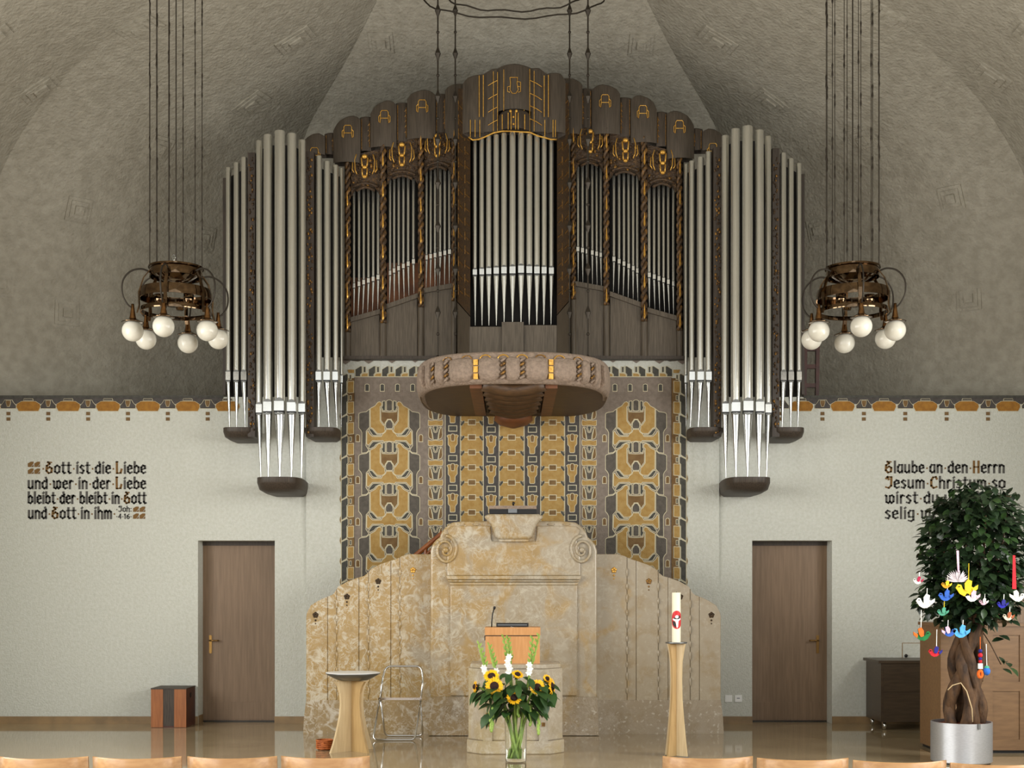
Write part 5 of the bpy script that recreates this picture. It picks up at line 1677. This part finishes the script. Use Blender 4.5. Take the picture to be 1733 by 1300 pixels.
def sunflower(px, py, rpx, face, label, dy=0.0, leaves=3):
    c = Vector(((px - CX) * kV, VD - 0.10 + dy, vz(py)))
    face = Vector(face).normalized()
    foot = Vector((vx + rv.uniform(-0.05, 0.05), VD + rv.uniform(-0.05, 0.05), 0.03))
    neck = Vector((vx + (c.x - vx) * 0.30, VD + (c.y - VD) * 0.3, zr + 0.0))
    neck.x = max(vx - 0.085, min(vx + 0.085, neck.x))
    root = thing('sunflower', label, 'sunflower', c, 'sunflowers in the vase')
    back = c - face * 0.03
    st = [foot, (foot + neck) / 2, neck, (neck * 0.4 + back * 0.6) + Vector((0, 0, 0.05)), back]
    fine = []
    for i in range(len(st) - 1):
        p0, p1, p2, p3 = [st[min(max(i + q, 0), len(st) - 1)] for q in (-1, 0, 1, 2)]
        for s in range(4):
            u = s / 4
            fine.append(0.5 * ((2 * p1) + (p2 - p0) * u + (2 * p0 - 5 * p1 + 4 * p2 - p3) * u * u + (3 * p1 - p0 - 3 * p2 + p3) * u ** 3))
    fine.append(back)
    MB().tube(fine, 0.0115, 6).build('stem', M_stem, root, True)
    R = rpx * kV
    m = MB()
    ax = face.orthogonal().normalized(); bx_ = face.cross(ax)
    for ring in range(2):
        n = 17
        for i in range(n):
            a = 2 * PI * (i + 0.5 * ring) / n + rv.uniform(-.06, .06)
            d = ax * math.cos(a) + bx_ * math.sin(a)
            leaf_mesh(m, c + d * R * 0.45 - face * 0.004 * ring, d + face * rv.uniform(-.05, .28), face, R * rv.uniform(.55, .68), R * 0.27, 0, 0.15, 0.12)
    m.build('petals', M_petal, root)
    m = MB()
    m.lathe([(0.001, 0.018), (R * 0.3, 0.016), (R * 0.5, 0.004), (R * 0.52, -0.012), (0.02, -0.03)], c, 20, 0, False, axis=face)
    m.build('seed_disc', M_seed, root, True)
    m = MB()
    for i in range(9):
        a = 2 * PI * i / 9
        d = ax * math.cos(a) + bx_ * math.sin(a)
        leaf_mesh(m, c - face * 0.02, d - face * 0.3, face, R * 0.8, R * 0.35, 0)
    m.build('sepals', M_leafs, root)
    for i in range(leaves):
        t = 0.62 + 0.36 * i / max(1, leaves)
        b_ = fine[min(len(fine) - 1, int(t * len(fine)))]
        m = MB()
        sx = rv.choice((-1, 1)) if abs(c.x - vx) < 0.08 else math.copysign(1, c.x - vx)
        d = Vector((sx * rv.uniform(.5, 1.0), rv.uniform(-1.0, -0.1), rv.uniform(-0.9, 0.1)))
        leaf_mesh(m, b_, d, Vector((0, 0, 1)), rv.uniform(0.16, 0.23), rv.uniform(0.09, 0.13), 0, 0.2, 0.35)
        m.build('leaf', M_leafs, root, True)
sunflower(837, 1159, 14.5, (0.0, -1, 0.05), 'largest sunflower facing straight out at the left of the bouquet', -0.06, 5)
sunflower(832, 1143, 12.5, (-0.1, -0.75, 0.65), 'sunflower tilted upwards just above the largest sunflower', 0.02, 4)
sunflower(876, 1141, 10.0, (0.25, -0.55, 0.75), 'small sunflower at the back beside the white blooms', 0.08, 3)
sunflower(870, 1178, 12.5, (0.05, -0.85, 0.5), 'lowest sunflower hanging over the middle of the vase', -0.08, 5)
sunflower(909, 1161, 12.5, (0.12, -1, 0.1), 'sunflower with dark centre facing out on the right', -0.05, 5)
sunflower(934, 1161, 15.0, (0.95, -0.3, 0.1), 'sunflower seen from its side at the right edge of the bouquet', 0.0, 5)
sunflower(804, 1161, 10.0, (-0.95, -0.25, 0.1), 'sunflower seen from its side at the left edge of the bouquet', 0.0, 4)
sunflower(926, 1148, 8.0, (0.5, -0.6, 0.5), 'small half-hidden sunflower beside the right edge flower', 0.05, 3)
def gladiolus(tip, base, label, blooms):
    a, b = Vector(((base[0] - CX) * kV, VD + 0.03, vz(base[1]))), Vector(((tip[0] - CX) * kV, VD + 0.05, vz(tip[1])))
    foot = Vector((vx + rv.uniform(-.05, .05), VD + rv.uniform(-.04, .05), 0.03))
    neck = Vector((vx + max(-0.07, min(0.07, (a.x - vx) * 0.4)), VD + 0.02, zr))
    root = thing('gladiolus', label, 'gladiolus', b, 'gladioli in the vase')
    MB().tube([foot, neck, a, (a + b) / 2 + Vector((0.006, 0, 0)), b], 0.008, 6, taper=[0.010, 0.010, 0.009, 0.007, 0.004]).build('stem', M_stem, root, True)
    n = 11
    for i in range(n):
        t = i / n
        p = a + (b - a) * t
        m = MB()
        s = 1 if i % 2 else -1
        leaf_mesh(m, p, Vector((s * 0.45, -0.3, 1)), Vector((0, -1, 0)), 0.07 * (1 - 0.4 * t), 0.028 * (1 - 0.4 * t), 0, 0.5, 0.0)
        m.build('bud', M_stem, root, True)
    for q in range(blooms):
        m = MB()
        p = a + Vector((rv.uniform(-.02, .02), -0.02, q * 0.035 - 0.02))
        for i in range(6):
            an = 2 * PI * i / 6
            leaf_mesh(m, p, Vector((math.cos(an), -0.8, math.sin(an))), Vector((0, -1, 0)), 0.034, 0.024)
        m.build('white_bloom', M_bloom, root, True)
gladiolus((809, 1087), (822, 1133), 'green gladiolus spike leaning farthest left out of the bouquet', 2)
gladiolus((827, 1090), (838, 1132), 'green gladiolus spike second from the left in the bouquet', 1)
gladiolus((851, 1075), (862, 1134), 'gladiolus spike with open white blooms in the middle of the bouquet', 5)
gladiolus((859.5, 1078), (864, 1122), 'thin gladiolus spike close beside the one with open white blooms', 1)
gladiolus((901, 1077), (897, 1135), 'tall upright gladiolus spike right of the bouquet middle', 1)
gladiolus((913, 1073), (899, 1128), 'green gladiolus spike leaning farthest right out of the bouquet', 2)
# hanging filler greenery of the bouquet
fg = thing('bouquet_greenery', 'dark green leaves and hanging tassels filling the sunflower bouquet', 'foliage', (vx, VD, zr))
for i in range(70):
    a = rv.uniform(0, 2 * PI); r = rv.uniform(0.05, 0.30)
    z = vz(rv.uniform(1140, 1205)) - 0.25 * max(0, r - 0.2)
    p = Vector((vx + r * math.cos(a) * 1.0, VD + 0.0 + r * math.sin(a) * 0.6, z))
    m = MB()
    leaf_mesh(m, p, Vector((math.cos(a) * .8, math.sin(a) * .8 - 0.3, rv.uniform(-1.3, 0.2))), Vector((0, -.4, 1)), rv.uniform(0.10, 0.19), rv.uniform(0.055, 0.10), 0, 0.2, 0.3)
    m.build('leaf', M_leafs, fg, True)
for px, y0, y1 in ((834, 1198, 1232), (831, 1205, 1236), (911, 1200, 1240), (897, 1195, 1224), (877, 1190, 1210)):
    m = MB()
    y = y0
    while y < y1:
        m.ball(((px - CX) * kV + rv.uniform(-.006, .006), VD - 0.12, vz(y)), 0.014, 6, 5, 0, (1, 1, 1.5)); y += 3.2
    m.build('tassel', M_stem, fg, True)

# ------------------------------------------------------------------ tree in the metal planter
TD = 11.62
kT = K(TD)
tz = lambda y: EYE + (HY - y) * kT
tx = (1627 - CX) * kT
pt = thing('metal_planter', 'round brushed aluminium planter filled with red clay granules', 'planter', (tx, TD, 0))
PR = 50 * kT
ztp = tz(1221)
smooth_by_angle(MB().lathe([(PR * 0.97, 0.012), (PR, 0.02), (PR, ztp), (PR - 0.012, ztp), (PR - 0.014, ztp - 0.05)], (tx, TD, 0), 48).build('planter_wall', M_alu, pt), 40)
MB().lathe([(PR * 0.93, 0.0), (PR * 0.93, 0.02)], (tx, TD, 0), 32).build('planter_base', M_black, pt)
gr = MB().lathe([(PR - 0.014, ztp - 0.03), (PR * 0.6, ztp - 0.012), (0.01, ztp - 0.008)], (tx, TD, 0), 40, 0, False).build('clay_granules', M_clay, pt)
MB().box((tx + 0.055, TD - PR - 0.006, ztp - 0.045), (tx + 0.075, TD - PR + 0.004, ztp + 0.004)).build('cable_clip', M_grey, pt)
tree = thing('potted_tree', 'bushy dark green tree with braided trunk growing from the metal planter', 'tree', (tx, TD, ztp))
rt = random.Random(21)
zc0, zc1 = ztp - 0.03, tz(1055)
for s in range(7):
    pts, tp = [], []
    for i in range(15):
        t = i / 14
        a = s * 2 * PI / 7 + t * (2.6 + 0.5 * math.sin(s * 2.0)) * (1 if s % 2 else -1)
        r = 0.125 - 0.03 * t + 0.022 * math.sin(9 * t + s * 1.7)
        pts.append((tx + 0.05 * t + 0.02 + r * math.cos(a), TD + r * math.sin(a) * 0.9, zc0 + (zc1 - zc0) * t))
        tp.append(0.058 - 0.018 * t + 0.008 * math.sin(13 * t + s))
    MB().tube(pts, 0.04, 8, taper=tp).build('trunk_strand', M_bark, tree, True)
for s in range(9):
    a = s * 2.4
    pts = [(tx + 0.06, TD, zc1 - 0.15)]
    for i in range(1, 6):
        t = i / 5
        pts.append((tx + 0.09 + 0.3 * t * math.cos(a), TD + 0.28 * t * math.sin(a), zc1 - 0.15 + t * rt.uniform(0.7, 1.2)))
    MB().tube(pts, 0.02, 6, taper=[0.028, 0.024, 0.02, 0.015, 0.01, 0.006]).build('branch', M_bark, tree, True)
def in_crown():
    while True:
        x, y, z = rt.uniform(-1, 1), rt.uniform(-1, 1), rt.uniform(-1, 1)
        rr = x * x + y * y + z * z
        if rr > 1 or rr < 0.25: continue
        if rt.random() < 0.68:
            px, py = 1650 + 86 * x, 926 + 112 * z
        else:
            px, py = 1640 + 82 * x, 1010 + 52 * z
        return Vector(((px - CX) * kT, TD + 0.42 * y, tz(py))), Vector((x, y, -z))
mleaf = []
for mi_, mt_ in enumerate((M_leaf, M_leaf, M_leaf2)):
    m = MB()
    leaf_mesh(m, (0, 0, 0), (1, 0, 0), (0, 0, 1), 0.10, (0.055, 0.07, 0.06)[mi_], 0, 0.22, 0.25)
    me = bpy.data.meshes.new('leaf')
    me.from_pydata([tuple(v) for v in m.v], [], m.f); me.materials.append(mt_)
    for p in me.polygons: p.use_smooth = True
    mleaf.append(me)
def leaf_frame(p, out):
    d = Vector((out.x + rt.uniform(-.8, .8), out.y + rt.uniform(-.8, .8), -0.15 + rt.uniform(-.7, .6))).normalized()
    s = d.cross(Vector((rt.uniform(-.3, .3), -0.3 + rt.uniform(-.3, .3), 1))).normalized()
    n = s.cross(d)
    return d, s, n
stuff = MB()
cand = [in_crown() for _ in range(3000)]
for px, py in ((1712, 838), (1722, 850), (1730, 866), (1725, 880), (1708, 835), (1728, 930), (1714, 905), (1560, 950), (1556, 975), (1562, 1000), (1568, 1040), (1580, 1055), (1690, 1060), (1700, 1050), (1680, 1075), (1668, 1085), (1560, 935), (1680, 1110), (1694, 1120), (1686, 1130), (1698, 1128), (1690, 1118)):
    cand.append((Vector(((px - CX) * kT, TD - 0.15, tz(py))), Vector((0.3, -1, 0))))
MB().tube([P(1694, 1125, TD - .15), P(1676, 1090, TD - .1), P(1662, 1068, TD)], 0.005, 5).build('twig', M_bark, tree)
MB().tube([P(1716, 842, TD - .15), P(1696, 838, TD - .1), P(1670, 850, TD)], 0.005, 5).build('twig', M_bark, tree)
cand.sort(key=lambda c: c[0].y)
front = cand[:300]
for i, (p, out) in enumerate(front):
    d, s, n = leaf_frame(p, out)
    o = bpy.data.objects.new('leaf', mleaf[i % 3]); COL.objects.link(o)
    o.matrix_world = Matrix.Translation(p) @ Matrix((d, s, n)).transposed().to_4x4()
    o.parent = tree
    o.matrix_parent_inverse = Matrix.Translation(-Vector(tree.location))
for p, out in cand[300:]:
    d, s, n = leaf_frame(p, out)
    leaf_mesh(stuff, p, d, n, rt.uniform(.08, .12), rt.uniform(.05, .075), 0 if rt.random() < .85 else 1, 0.22, 0.25)
so = stuff.build('inner_leaves', [M_leaf, M_leaf2], tree, True)
so['kind'] = 'stuff'
MB().tube([P(1646, 1222, TD - 0.2), P(1645, 1200, TD - 0.2), P(1636, 1170, TD - .2), P(1626, 1156, TD - 0.2), P(1612, 1160, TD - .2), P(1604, 1168, TD - .2)], 0.005, 6).build('support_cord', M_birchlit, tree, True)

# ornaments hanging in the tree
OD = TD - 0.46
BIRD = [(-18, -2), (-14, -8), (-9, -7), (-6, 0), (-2, 3), (-3, -9), (2, -16), (9, -13), (8, -4), (12, -2), (19, -7), (18, 0), (11, 6), (4, 11), (-4, 12), (-11, 8), (-15, 2)]
def ornament(name, px, py, size, mt, label, cat, wing=None, string=18, flip=False, smat=None, tilt=0.0, D=OD):
    k = K(D)
    root = thing(name, label, cat, P(px, py, D), 'ornaments hanging in the tree')
    s = size / 37.0
    ca, sa = math.cos(tilt), math.sin(tilt)
    def T(pts):
        out = []
        for x, y in pts:
            if flip: x = -x
            x, y = x * ca - y * sa, x * sa + y * ca
            out.append((px + x * s, py + y * s))
        return out
    o = MB().prism(pxpoly(T(BIRD), D), D, D + 0.012).build('bird_body', mt, root)
    if wing:
        MB().prism(pxpoly(T([(-3, 2), (-3, -9), (2, -16), (9, -13), (7, -2), (3, 4)]), D - 0.006), D - 0.008, D + 0.0).build('bird_wing', wing, root)
        MB().prism(pxpoly(T([(9, -1), (19, -7), (18, 0), (11, 6)]), D - 0.004), D - 0.006, D + 0.0).build('bird_tail', wing, root)
    e = P(*T([(-12, -4)])[0], D - 0.006)
    MB().ball(e, 0.006, 6, 5).build('bird_eye', M_black, root)
    if string:
        q = T([(3, -13)])[0]
        MB().tube([P(q[0], q[1], D + 0.006), P(q[0] + 0.5, q[1] - string, D + 0.02)], 0.003, 5).build('hanging_thread', smat or M_bloom, root)
    return root
C = lambda n, r, g, b: mat('felt_' + n, srgb(r, g, b), 0.8, var=srgb(int(r * .86), int(g * .86), int(b * .86)), scale=40)
Y_, B_, LB_, RD_, GN_, OR_, PK_, NV_, TQ_, CR_ = C('yellow', 240, 210, 40), C('blue', 46, 96, 190), C('sky', 84, 172, 226), C('red', 212, 30, 44), C('green', 20, 120, 60), C('orange', 240, 110, 30), C('pink', 236, 190, 206), C('navy', 34, 36, 130), C('turquoise', 80, 160, 130), C('cream', 226, 214, 190)
ornament('yellow_bird', 1636, 997, 38, Y_, 'bright yellow cut-out bird hanging in the middle of the tree', 'ornament', Y_, 30, False, Y_)
ornament('orange_bird', 1602, 990, 18, C('amber', 232, 164, 30), 'small amber bird left of the bright yellow bird', 'ornament', Y_, 10)
ornament('blue_bird', 1601, 1009, 26, B_, 'royal blue bird below the small amber bird', 'ornament', B_, 8)
ornament('white_bird', 1566, 1019, 32, M_bloom, 'white feathered bird at the left edge of the tree', 'ornament', M_bloom, 12, False)
ornament('pink_bird', 1646, 1010, 26, M_bloom, 'white and pink bird tucked under the bright yellow bird', 'ornament', PK_, 0, False)
ornament('rosette_bird', 1554, 983, 18, M_bloom, 'white bird with crimson wing on the leftmost twig', 'ornament', C('crimson', 170, 30, 70), 8)
ornament('turquoise_bird', 1596, 1036, 20, TQ_, 'turquoise bird hanging on a yellow ribbon', 'ornament', TQ_, 14, False, Y_)
ornament('tricolour_bird', 1561, 1075, 30, GN_, 'green bird with orange and yellow wing at the end of a long thread', 'ornament', OR_, 32, True)
ornament('navy_bird', 1583, 1104, 24, RD_, 'red bird with navy wing, lowest on the left of the trunk', 'ornament', NV_, 30)
ornament('striped_bird', 1606, 1070, 24, B_, 'mid-blue bird with pink wing beside the sky blue bird', 'ornament', PK_, 12, True)
ornament('sky_blue_bird', 1627, 1070, 30, LB_, 'sky blue cut-out bird hanging before the trunk top', 'ornament', LB_, 10)
ornament('ribbon_bird', 1722, 1010, 26, M_bloom, 'white bird hanging on a broad red ribbon at the right', 'ornament', M_bloom, 0, True)
ornament('indigo_bird', 1697, 1023, 20, C('indigo', 30, 30, 160), 'indigo bird left of the white bird on red ribbon', 'ornament', NV_, 10)
ornament('cream_bird', 1707, 1044, 20, CR_, 'cream bird with reddish wing at the lower right of the crown', 'ornament', C('rust', 170, 90, 50), 10)
ornament('speckled_bird', 1665, 1019, 16, PK_, 'tiny pink bird right of the white and pink bird', 'ornament', M_bloom, 8)
rb = thing('red_ribbon', 'broad red ribbon hanging at the right side of the tree', 'ribbon', P(1717, 970, OD))
MB().prism(pxpoly([(1715, 940), (1719, 940), (1721, 997), (1714, 997)], OD), OD + 0.01, OD + 0.014).build('ribbon_strip', RD_, rb)
fs = thing('feather_star', 'silvery feather star hanging on a pale pink ribbon above the yellow bird', 'ornament', P(1621, 975, OD))
m = MB()
for i in range(16):
    a = PI * (0.05 + 0.9 * i / 15)
    leaf_mesh(m, P(1621, 985, OD), Vector((math.cos(a), rt.uniform(-.3, .1), math.sin(a))), Vector((0, -1, 0)), 20 * kT, 0.016)
m.build('feathers', C('silver', 206, 196, 200), fs)
MB().prism(pxpoly([(1619, 932), (1623, 932), (1624, 968), (1621, 968)], OD), OD + 0.004, OD + 0.008).build('ribbon_strip', PK_, fs)
bs = thing('bead_string', 'string of red, white and orange beads hanging before the trunk', 'ornament', P(1659, 1125, OD))
MB().tube([P(1659, 1078, OD), P(1659, 1135, OD)], 0.003, 5).build('thread', OR_, bs)
for y, r, mt_ in ((1102, 3.2, NV_), (1109, 3.8, RD_), (1115, 2.8, NV_), (1119.5, 3.0, RD_)):
    MB().ball(P(1659, y, OD), r * kT, 10, 7).build('bead', mt_, bs, True)
MB().prism(pxpoly([(1655.5, 1123), (1662.5, 1123), (1662.5, 1132), (1655.5, 1132)], OD), OD - 0.012, OD + 0.012).build('white_cube', M_bloom, bs)
MB().tube([P(1659 + 3.4 * math.cos(2 * PI * i / 16), 1141 + 5.6 * math.sin(2 * PI * i / 16), OD) for i in range(16)], 2.4 * kT, 8, closed=True).build('orange_ring', OR_, bs, True)
eg = thing('egg_ornament', 'small blue and green egg hanging right of the orange ring', 'ornament', P(1670, 1134, OD))
MB().ball(P(1670, 1136, OD), 5.6 * kT, 12, 8, 0, (1, 1, 1.25)).build('egg', C('egg_blue', 40, 110, 210), eg, True)
MB().ball(P(1670, 1130, OD), 4.2 * kT, 12, 8, 0, (1, 1, .8)).build('egg_top', C('egg_green', 70, 170, 140), eg, True)
MB().tube([P(1670, 1128, OD), P(1669, 1090, OD)], 0.003, 5).build('thread', M_bloom, eg)

# ------------------------------------------------------------------ furniture at the right
KD = 12.25
cab = thing('wooden_cabinet', 'tall brown panelled cabinet standing behind the metal planter', 'cabinet', (P(1692, 1277, KD).x, KD + 0.3, 0))
kk_ = K(KD)
xa, xb = P(1592, 0, KD).x, P(1800, 0, KD).x
zk = EYE + (HY - 1055) * kk_
MB().box((xa, KD + 0.012, 0.03), (xb, KD + 0.62, zk - 0.03)).build('carcass', M_cab, cab)
MB().box((xa - 0.015, KD - 0.012, zk - 0.03), (xb + 0.015, KD + 0.64, zk)).build('cabinet_top', M_cab, cab)
zz = [0.03, EYE + (HY - 1252) * kk_, EYE + (HY - 1170) * kk_, EYE + (HY - 1154) * kk_, EYE + (HY - 1075) * kk_, zk - 0.03]
for a, b in ((zz[0], zz[1]), (zz[2], zz[3]), (zz[4], zz[5])):
    MB().box((xa, KD, a), (xb, KD + 0.013, b)).build('face_rail', M_cab, cab)
for p0, p1 in ((1592, 1606), (1664, 1680), (1726, 1742), (1786, 1800)):
    for a, b in ((zz[1], zz[2]), (zz[3], zz[4])):
        MB().box((P(p0, 0, KD).x, KD, a), (P(p1, 0, KD).x, KD + 0.013, b)).build('face_stile', M_cab, cab)
MB().box((xa + 0.02, KD + 0.04, 0), (xb - 0.02, KD + 0.6, 0.03)).build('cabinet_foot', M_black, cab)  # black plinth puts the shade under the cabinet into the colour
uc = thing('upper_case', 'dark brown box standing on top of the tall panelled cabinet', 'box', (P(1740, 1055, KD + .2).x, KD + .25, zk))
MB().box((P(1711, 0, KD + .1).x, KD + 0.1, zk), (P(1800, 0, KD + .1).x, KD + 0.5, EYE + (HY - 992) * K(KD + .1))).build('case_body', M_door, uc)
MB().box((P(1709, 0, KD + .1).x, KD + 0.08, EYE + (HY - 992) * K(KD + .1)), (P(1802, 0, KD + .1).x, KD + 0.52, EYE + (HY - 987) * K(KD + .1))).build('case_lid', M_oakdark, uc)
HD = 14.3
kh = K(HD)
ch = thing('wheeled_chest', 'low dark brown chest on casters against the wall under the small hatch', 'chest', (P(1545, 1220, HD).x, HD + .3, 0))
xa, xb = P(1491, 0, HD).x, P(1600, 0, HD).x
zh = EYE + (HY - 1118) * kh
MB().box((xa, HD, 0.09), (xb, HD + 0.6, zh - 0.03)).build('chest_body', M_chest, ch)
MB().box((xa - 0.03, HD - 0.015, zh - 0.03), (xb + 0.03, HD + 0.62, zh)).build('chest_lid', M_chest, ch)
MB().box((xa + 0.03, HD - 0.006, 0.13), (xb - 0.03, HD, zh - 0.36)).build('lower_panel', M_chest, ch)
MB().box((xa + 0.03, HD - 0.006, zh - 0.34), (xb - 0.03, HD, zh - 0.06)).build('upper_panel', M_chest, ch)
for xx in (xa + 0.05, xb - 0.05):
    for yy in (HD + 0.06, HD + 0.54):
        o = MB().lathe([(0.042, -0.014), (0.045, 0.0), (0.042, 0.014)], (xx, yy, 0.045), 16, axis=(1, 0, 0)).build('caster', M_steel, ch, True)
        MB().box((xx - 0.018, yy - 0.02, 0.045), (xx + 0.018, yy + 0.02, 0.095)).build('caster_fork', M_steel, o)
ht = thing('wall_hatch', 'small painted cupboard hatch with dark knob in the wall above the chest', 'hatch', P(1544, 1105, DW))
MB().prism(pxpoly([(1526.5, 1088), (1561, 1088), (1561, 1132), (1526.5, 1132)], DW), DW - 0.006, DW + 0.001).build('hatch_frame', M_joint, ht)
MB().prism(pxpoly([(1527.5, 1089), (1560, 1089), (1560, 1131), (1527.5, 1131)], DW), DW - 0.012, DW).build('hatch_door', M_wall, ht)
MB().ball(P(1533.5, 1110, DW - 0.02), 0.02, 10, 7).build('hatch_knob', M_black, ht, True)
for i, (px, lb) in enumerate(((1233, 'white wall socket nearer the marble wing'), (1249.5, 'white wall socket with slot nearer the right door'))):
    s = thing('wall_socket', lb, 'socket', P(px, 1182, DW), 'wall sockets')
    MB().prism(pxpoly([(px - 6, 1176.5), (px + 6, 1176.5), (px + 6, 1188), (px - 6, 1188)], DW), DW - 0.012, DW).build('socket_plate', M_white, s)
    if i: MB().prism(pxpoly([(px - 2.5, 1181.2), (px + 2.5, 1181.2), (px + 2.5, 1182.8), (px - 2.5, 1182.8)], DW - .012), DW - 0.014, DW - 0.011).build('socket_slot', M_grey, s)
    else: MB().prism(pxpoly([(px - 4, 1178.5), (px + 4, 1178.5), (px + 4, 1186), (px - 4, 1186)], DW - .012), DW - 0.014, DW - 0.011).build('socket_insert', M_white, s)

# ------------------------------------------------------------------ box stool by the left door
BX = 14.55
kb = K(BX)
st = thing('wooden_box_stool', 'box stool with brown and dark stripes on the floor beside the left door', 'stool', (P(285, 1230, BX).x, BX + .2, 0))
xa, xb = P(255.5, 0, BX).x, P(315, 0, BX).x
zt_ = EYE + (HY - 1165) * kb
M_bs = mat('stool_wood', srgb(160, 98, 50), 0.4, var=srgb(138, 80, 38), scale=5, stretch=(10, 10, 1))
xs_ = [xa, xa + (xb - xa) * 0.34, xa + (xb - xa) * 0.66, xb]
MB().box((xa, BX + 0.012, 0.0), (xb, BX + 0.42, zt_ - 0.012)).build('stool_body', M_leather, st)
MB().box((xs_[0], BX, 0.004), (xs_[1], BX + 0.012, zt_ - 0.012)).build('front_stripe', M_bs, st)
MB().box((xs_[1], BX + 0.006, 0.02), (xs_[2], BX + 0.012, zt_ - 0.012)).build('dark_stripe', M_oakdark, st)
MB().box((xs_[2], BX, 0.004), (xs_[3], BX + 0.012, zt_ - 0.012)).build('front_stripe', M_bs, st)
MB().box((xa - 0.003, BX - 0.003, zt_ - 0.012), (xb + 0.003, BX + 0.423, zt_)).build('stool_top', M_oakdark, st)
MB().lathe([(0.03, 0), (0.03, 0.004)], (xb + 0.001, BX + 0.2, zt_ - 0.09), 12, axis=(1, 0, 0)).build('sound_hole', M_black, st)

# ------------------------------------------------------------------ ladder on the gallery
LDp = 15.7
lad = thing('wooden_ladder', 'short dark red wooden ladder standing on the gallery beside the right pipes', 'ladder', (P(1374, 668, LDp).x, LDp, Z_LEDGE - 0.02))
for px in (1363.5, 1384.5):
    MB().prism(pxpoly([(px - 3.2, 572), (px + 3.2, 572), (px + 2.2 - 1, 690), (px - 4.2, 690)], LDp), LDp, LDp + 0.05).build('ladder_rail', M_leather, lad)
zl0 = Z_LEDGE - 0.02
for y in (590, 620, 652):
    MB().prism(pxpoly([(1364, y - 3.5), (1384, y - 3.5), (1384, y + 3.5), (1364, y + 3.5)], LDp), LDp + 0.01, LDp + 0.05).build('ladder_rung', M_leather, lad)

# ------------------------------------------------------------------ chairs of the front row
def nave_chair(xl, xr, ytop, D, label, proto=None):
    k = K(D)
    cxx_, hw = ((xl + xr) / 2 - CX) * K(D + 0.115), (xr - xl) / 2 * K(D + 0.115)
    zt0 = EYE + (HY - ytop) * k
    zf = -0.35
    root = thing('beech_chair', label, 'chair', (cxx_, D + 0.2, zf), 'beech chairs of the front row')
    n = 10
    v, f = [], []
    for i in range(n + 1):
        u = 2 * i / n - 1
        for z, th in ((zt0 - 0.34, 0.0), (zt0 - 0.006, 0.0), (zt0, 0.005), (zt0, 0.008), (zt0 - 0.006, 0.013), (zt0 - 0.34, 0.013)):
            y = D + 0.125 * u * u + 0.03 * (zt0 - z) / 0.34 * -0.0 + th
            v.append((cxx_ + hw * u, y + (zt0 - z) * 0.12, z))
    for i in range(n):
        for j in range(6):
            a, b = i * 6 + j, (i + 1) * 6 + j
            j2 = (j + 1) % 6
            f.append((i * 6 + j, (i + 1) * 6 + j, (i + 1) * 6 + j2, i * 6 + j2))
    f.append(tuple(reversed(range(6)))); f.append(tuple(n * 6 + q for q in range(6)))
    mk('backrest', v, f, M_beech, root, None, True)
    o = MB().box((cxx_ - hw * .95, D + 0.10, zf + 0.435), (cxx_ + hw * .95, D + 0.54, zf + 0.455)).build('seat', M_beech, root)
    for sx in (-1, 1):
        x = cxx_ + sx * hw * 0.9
        MB().tube([(x, D + 0.10, zf), (x, D + 0.11, zf + 0.44), (x, D + 0.075, zt0 - 0.12)], 0.011, 8).build('leg', M_steel, root, True)
        MB().tube([(x, D + 0.52, zf), (x, D + 0.50, zf + 0.435)], 0.011, 8).build('leg', M_steel, root, True)
for i, (xl, xr, yt, D, lb) in enumerate((
        (-3, 148, 1285, 7.6, 'beech chair back at the far left end of the front row'),
        (155.5, 306, 1285, 7.6, 'beech chair back second from the far left in the front row'),
        (316, 468, 1284.5, 7.6, 'beech chair back third from the far left in the front row'),
        (475, 625, 1284, 7.62, 'beech chair back just below the baptismal font'),
        (1122, 1275, 1284.5, 7.55, 'beech chair back just below the candle stand'),
        (1282, 1437, 1287.5, 7.47, 'beech chair back below the right door'),
        (1445, 1603, 1291.5, 7.36, 'beech chair back left of the metal planter foot'),
        (1610, 1770, 1296, 7.26, 'beech chair back below the metal planter'))):
    nave_chair(xl, xr, yt, D, lb)
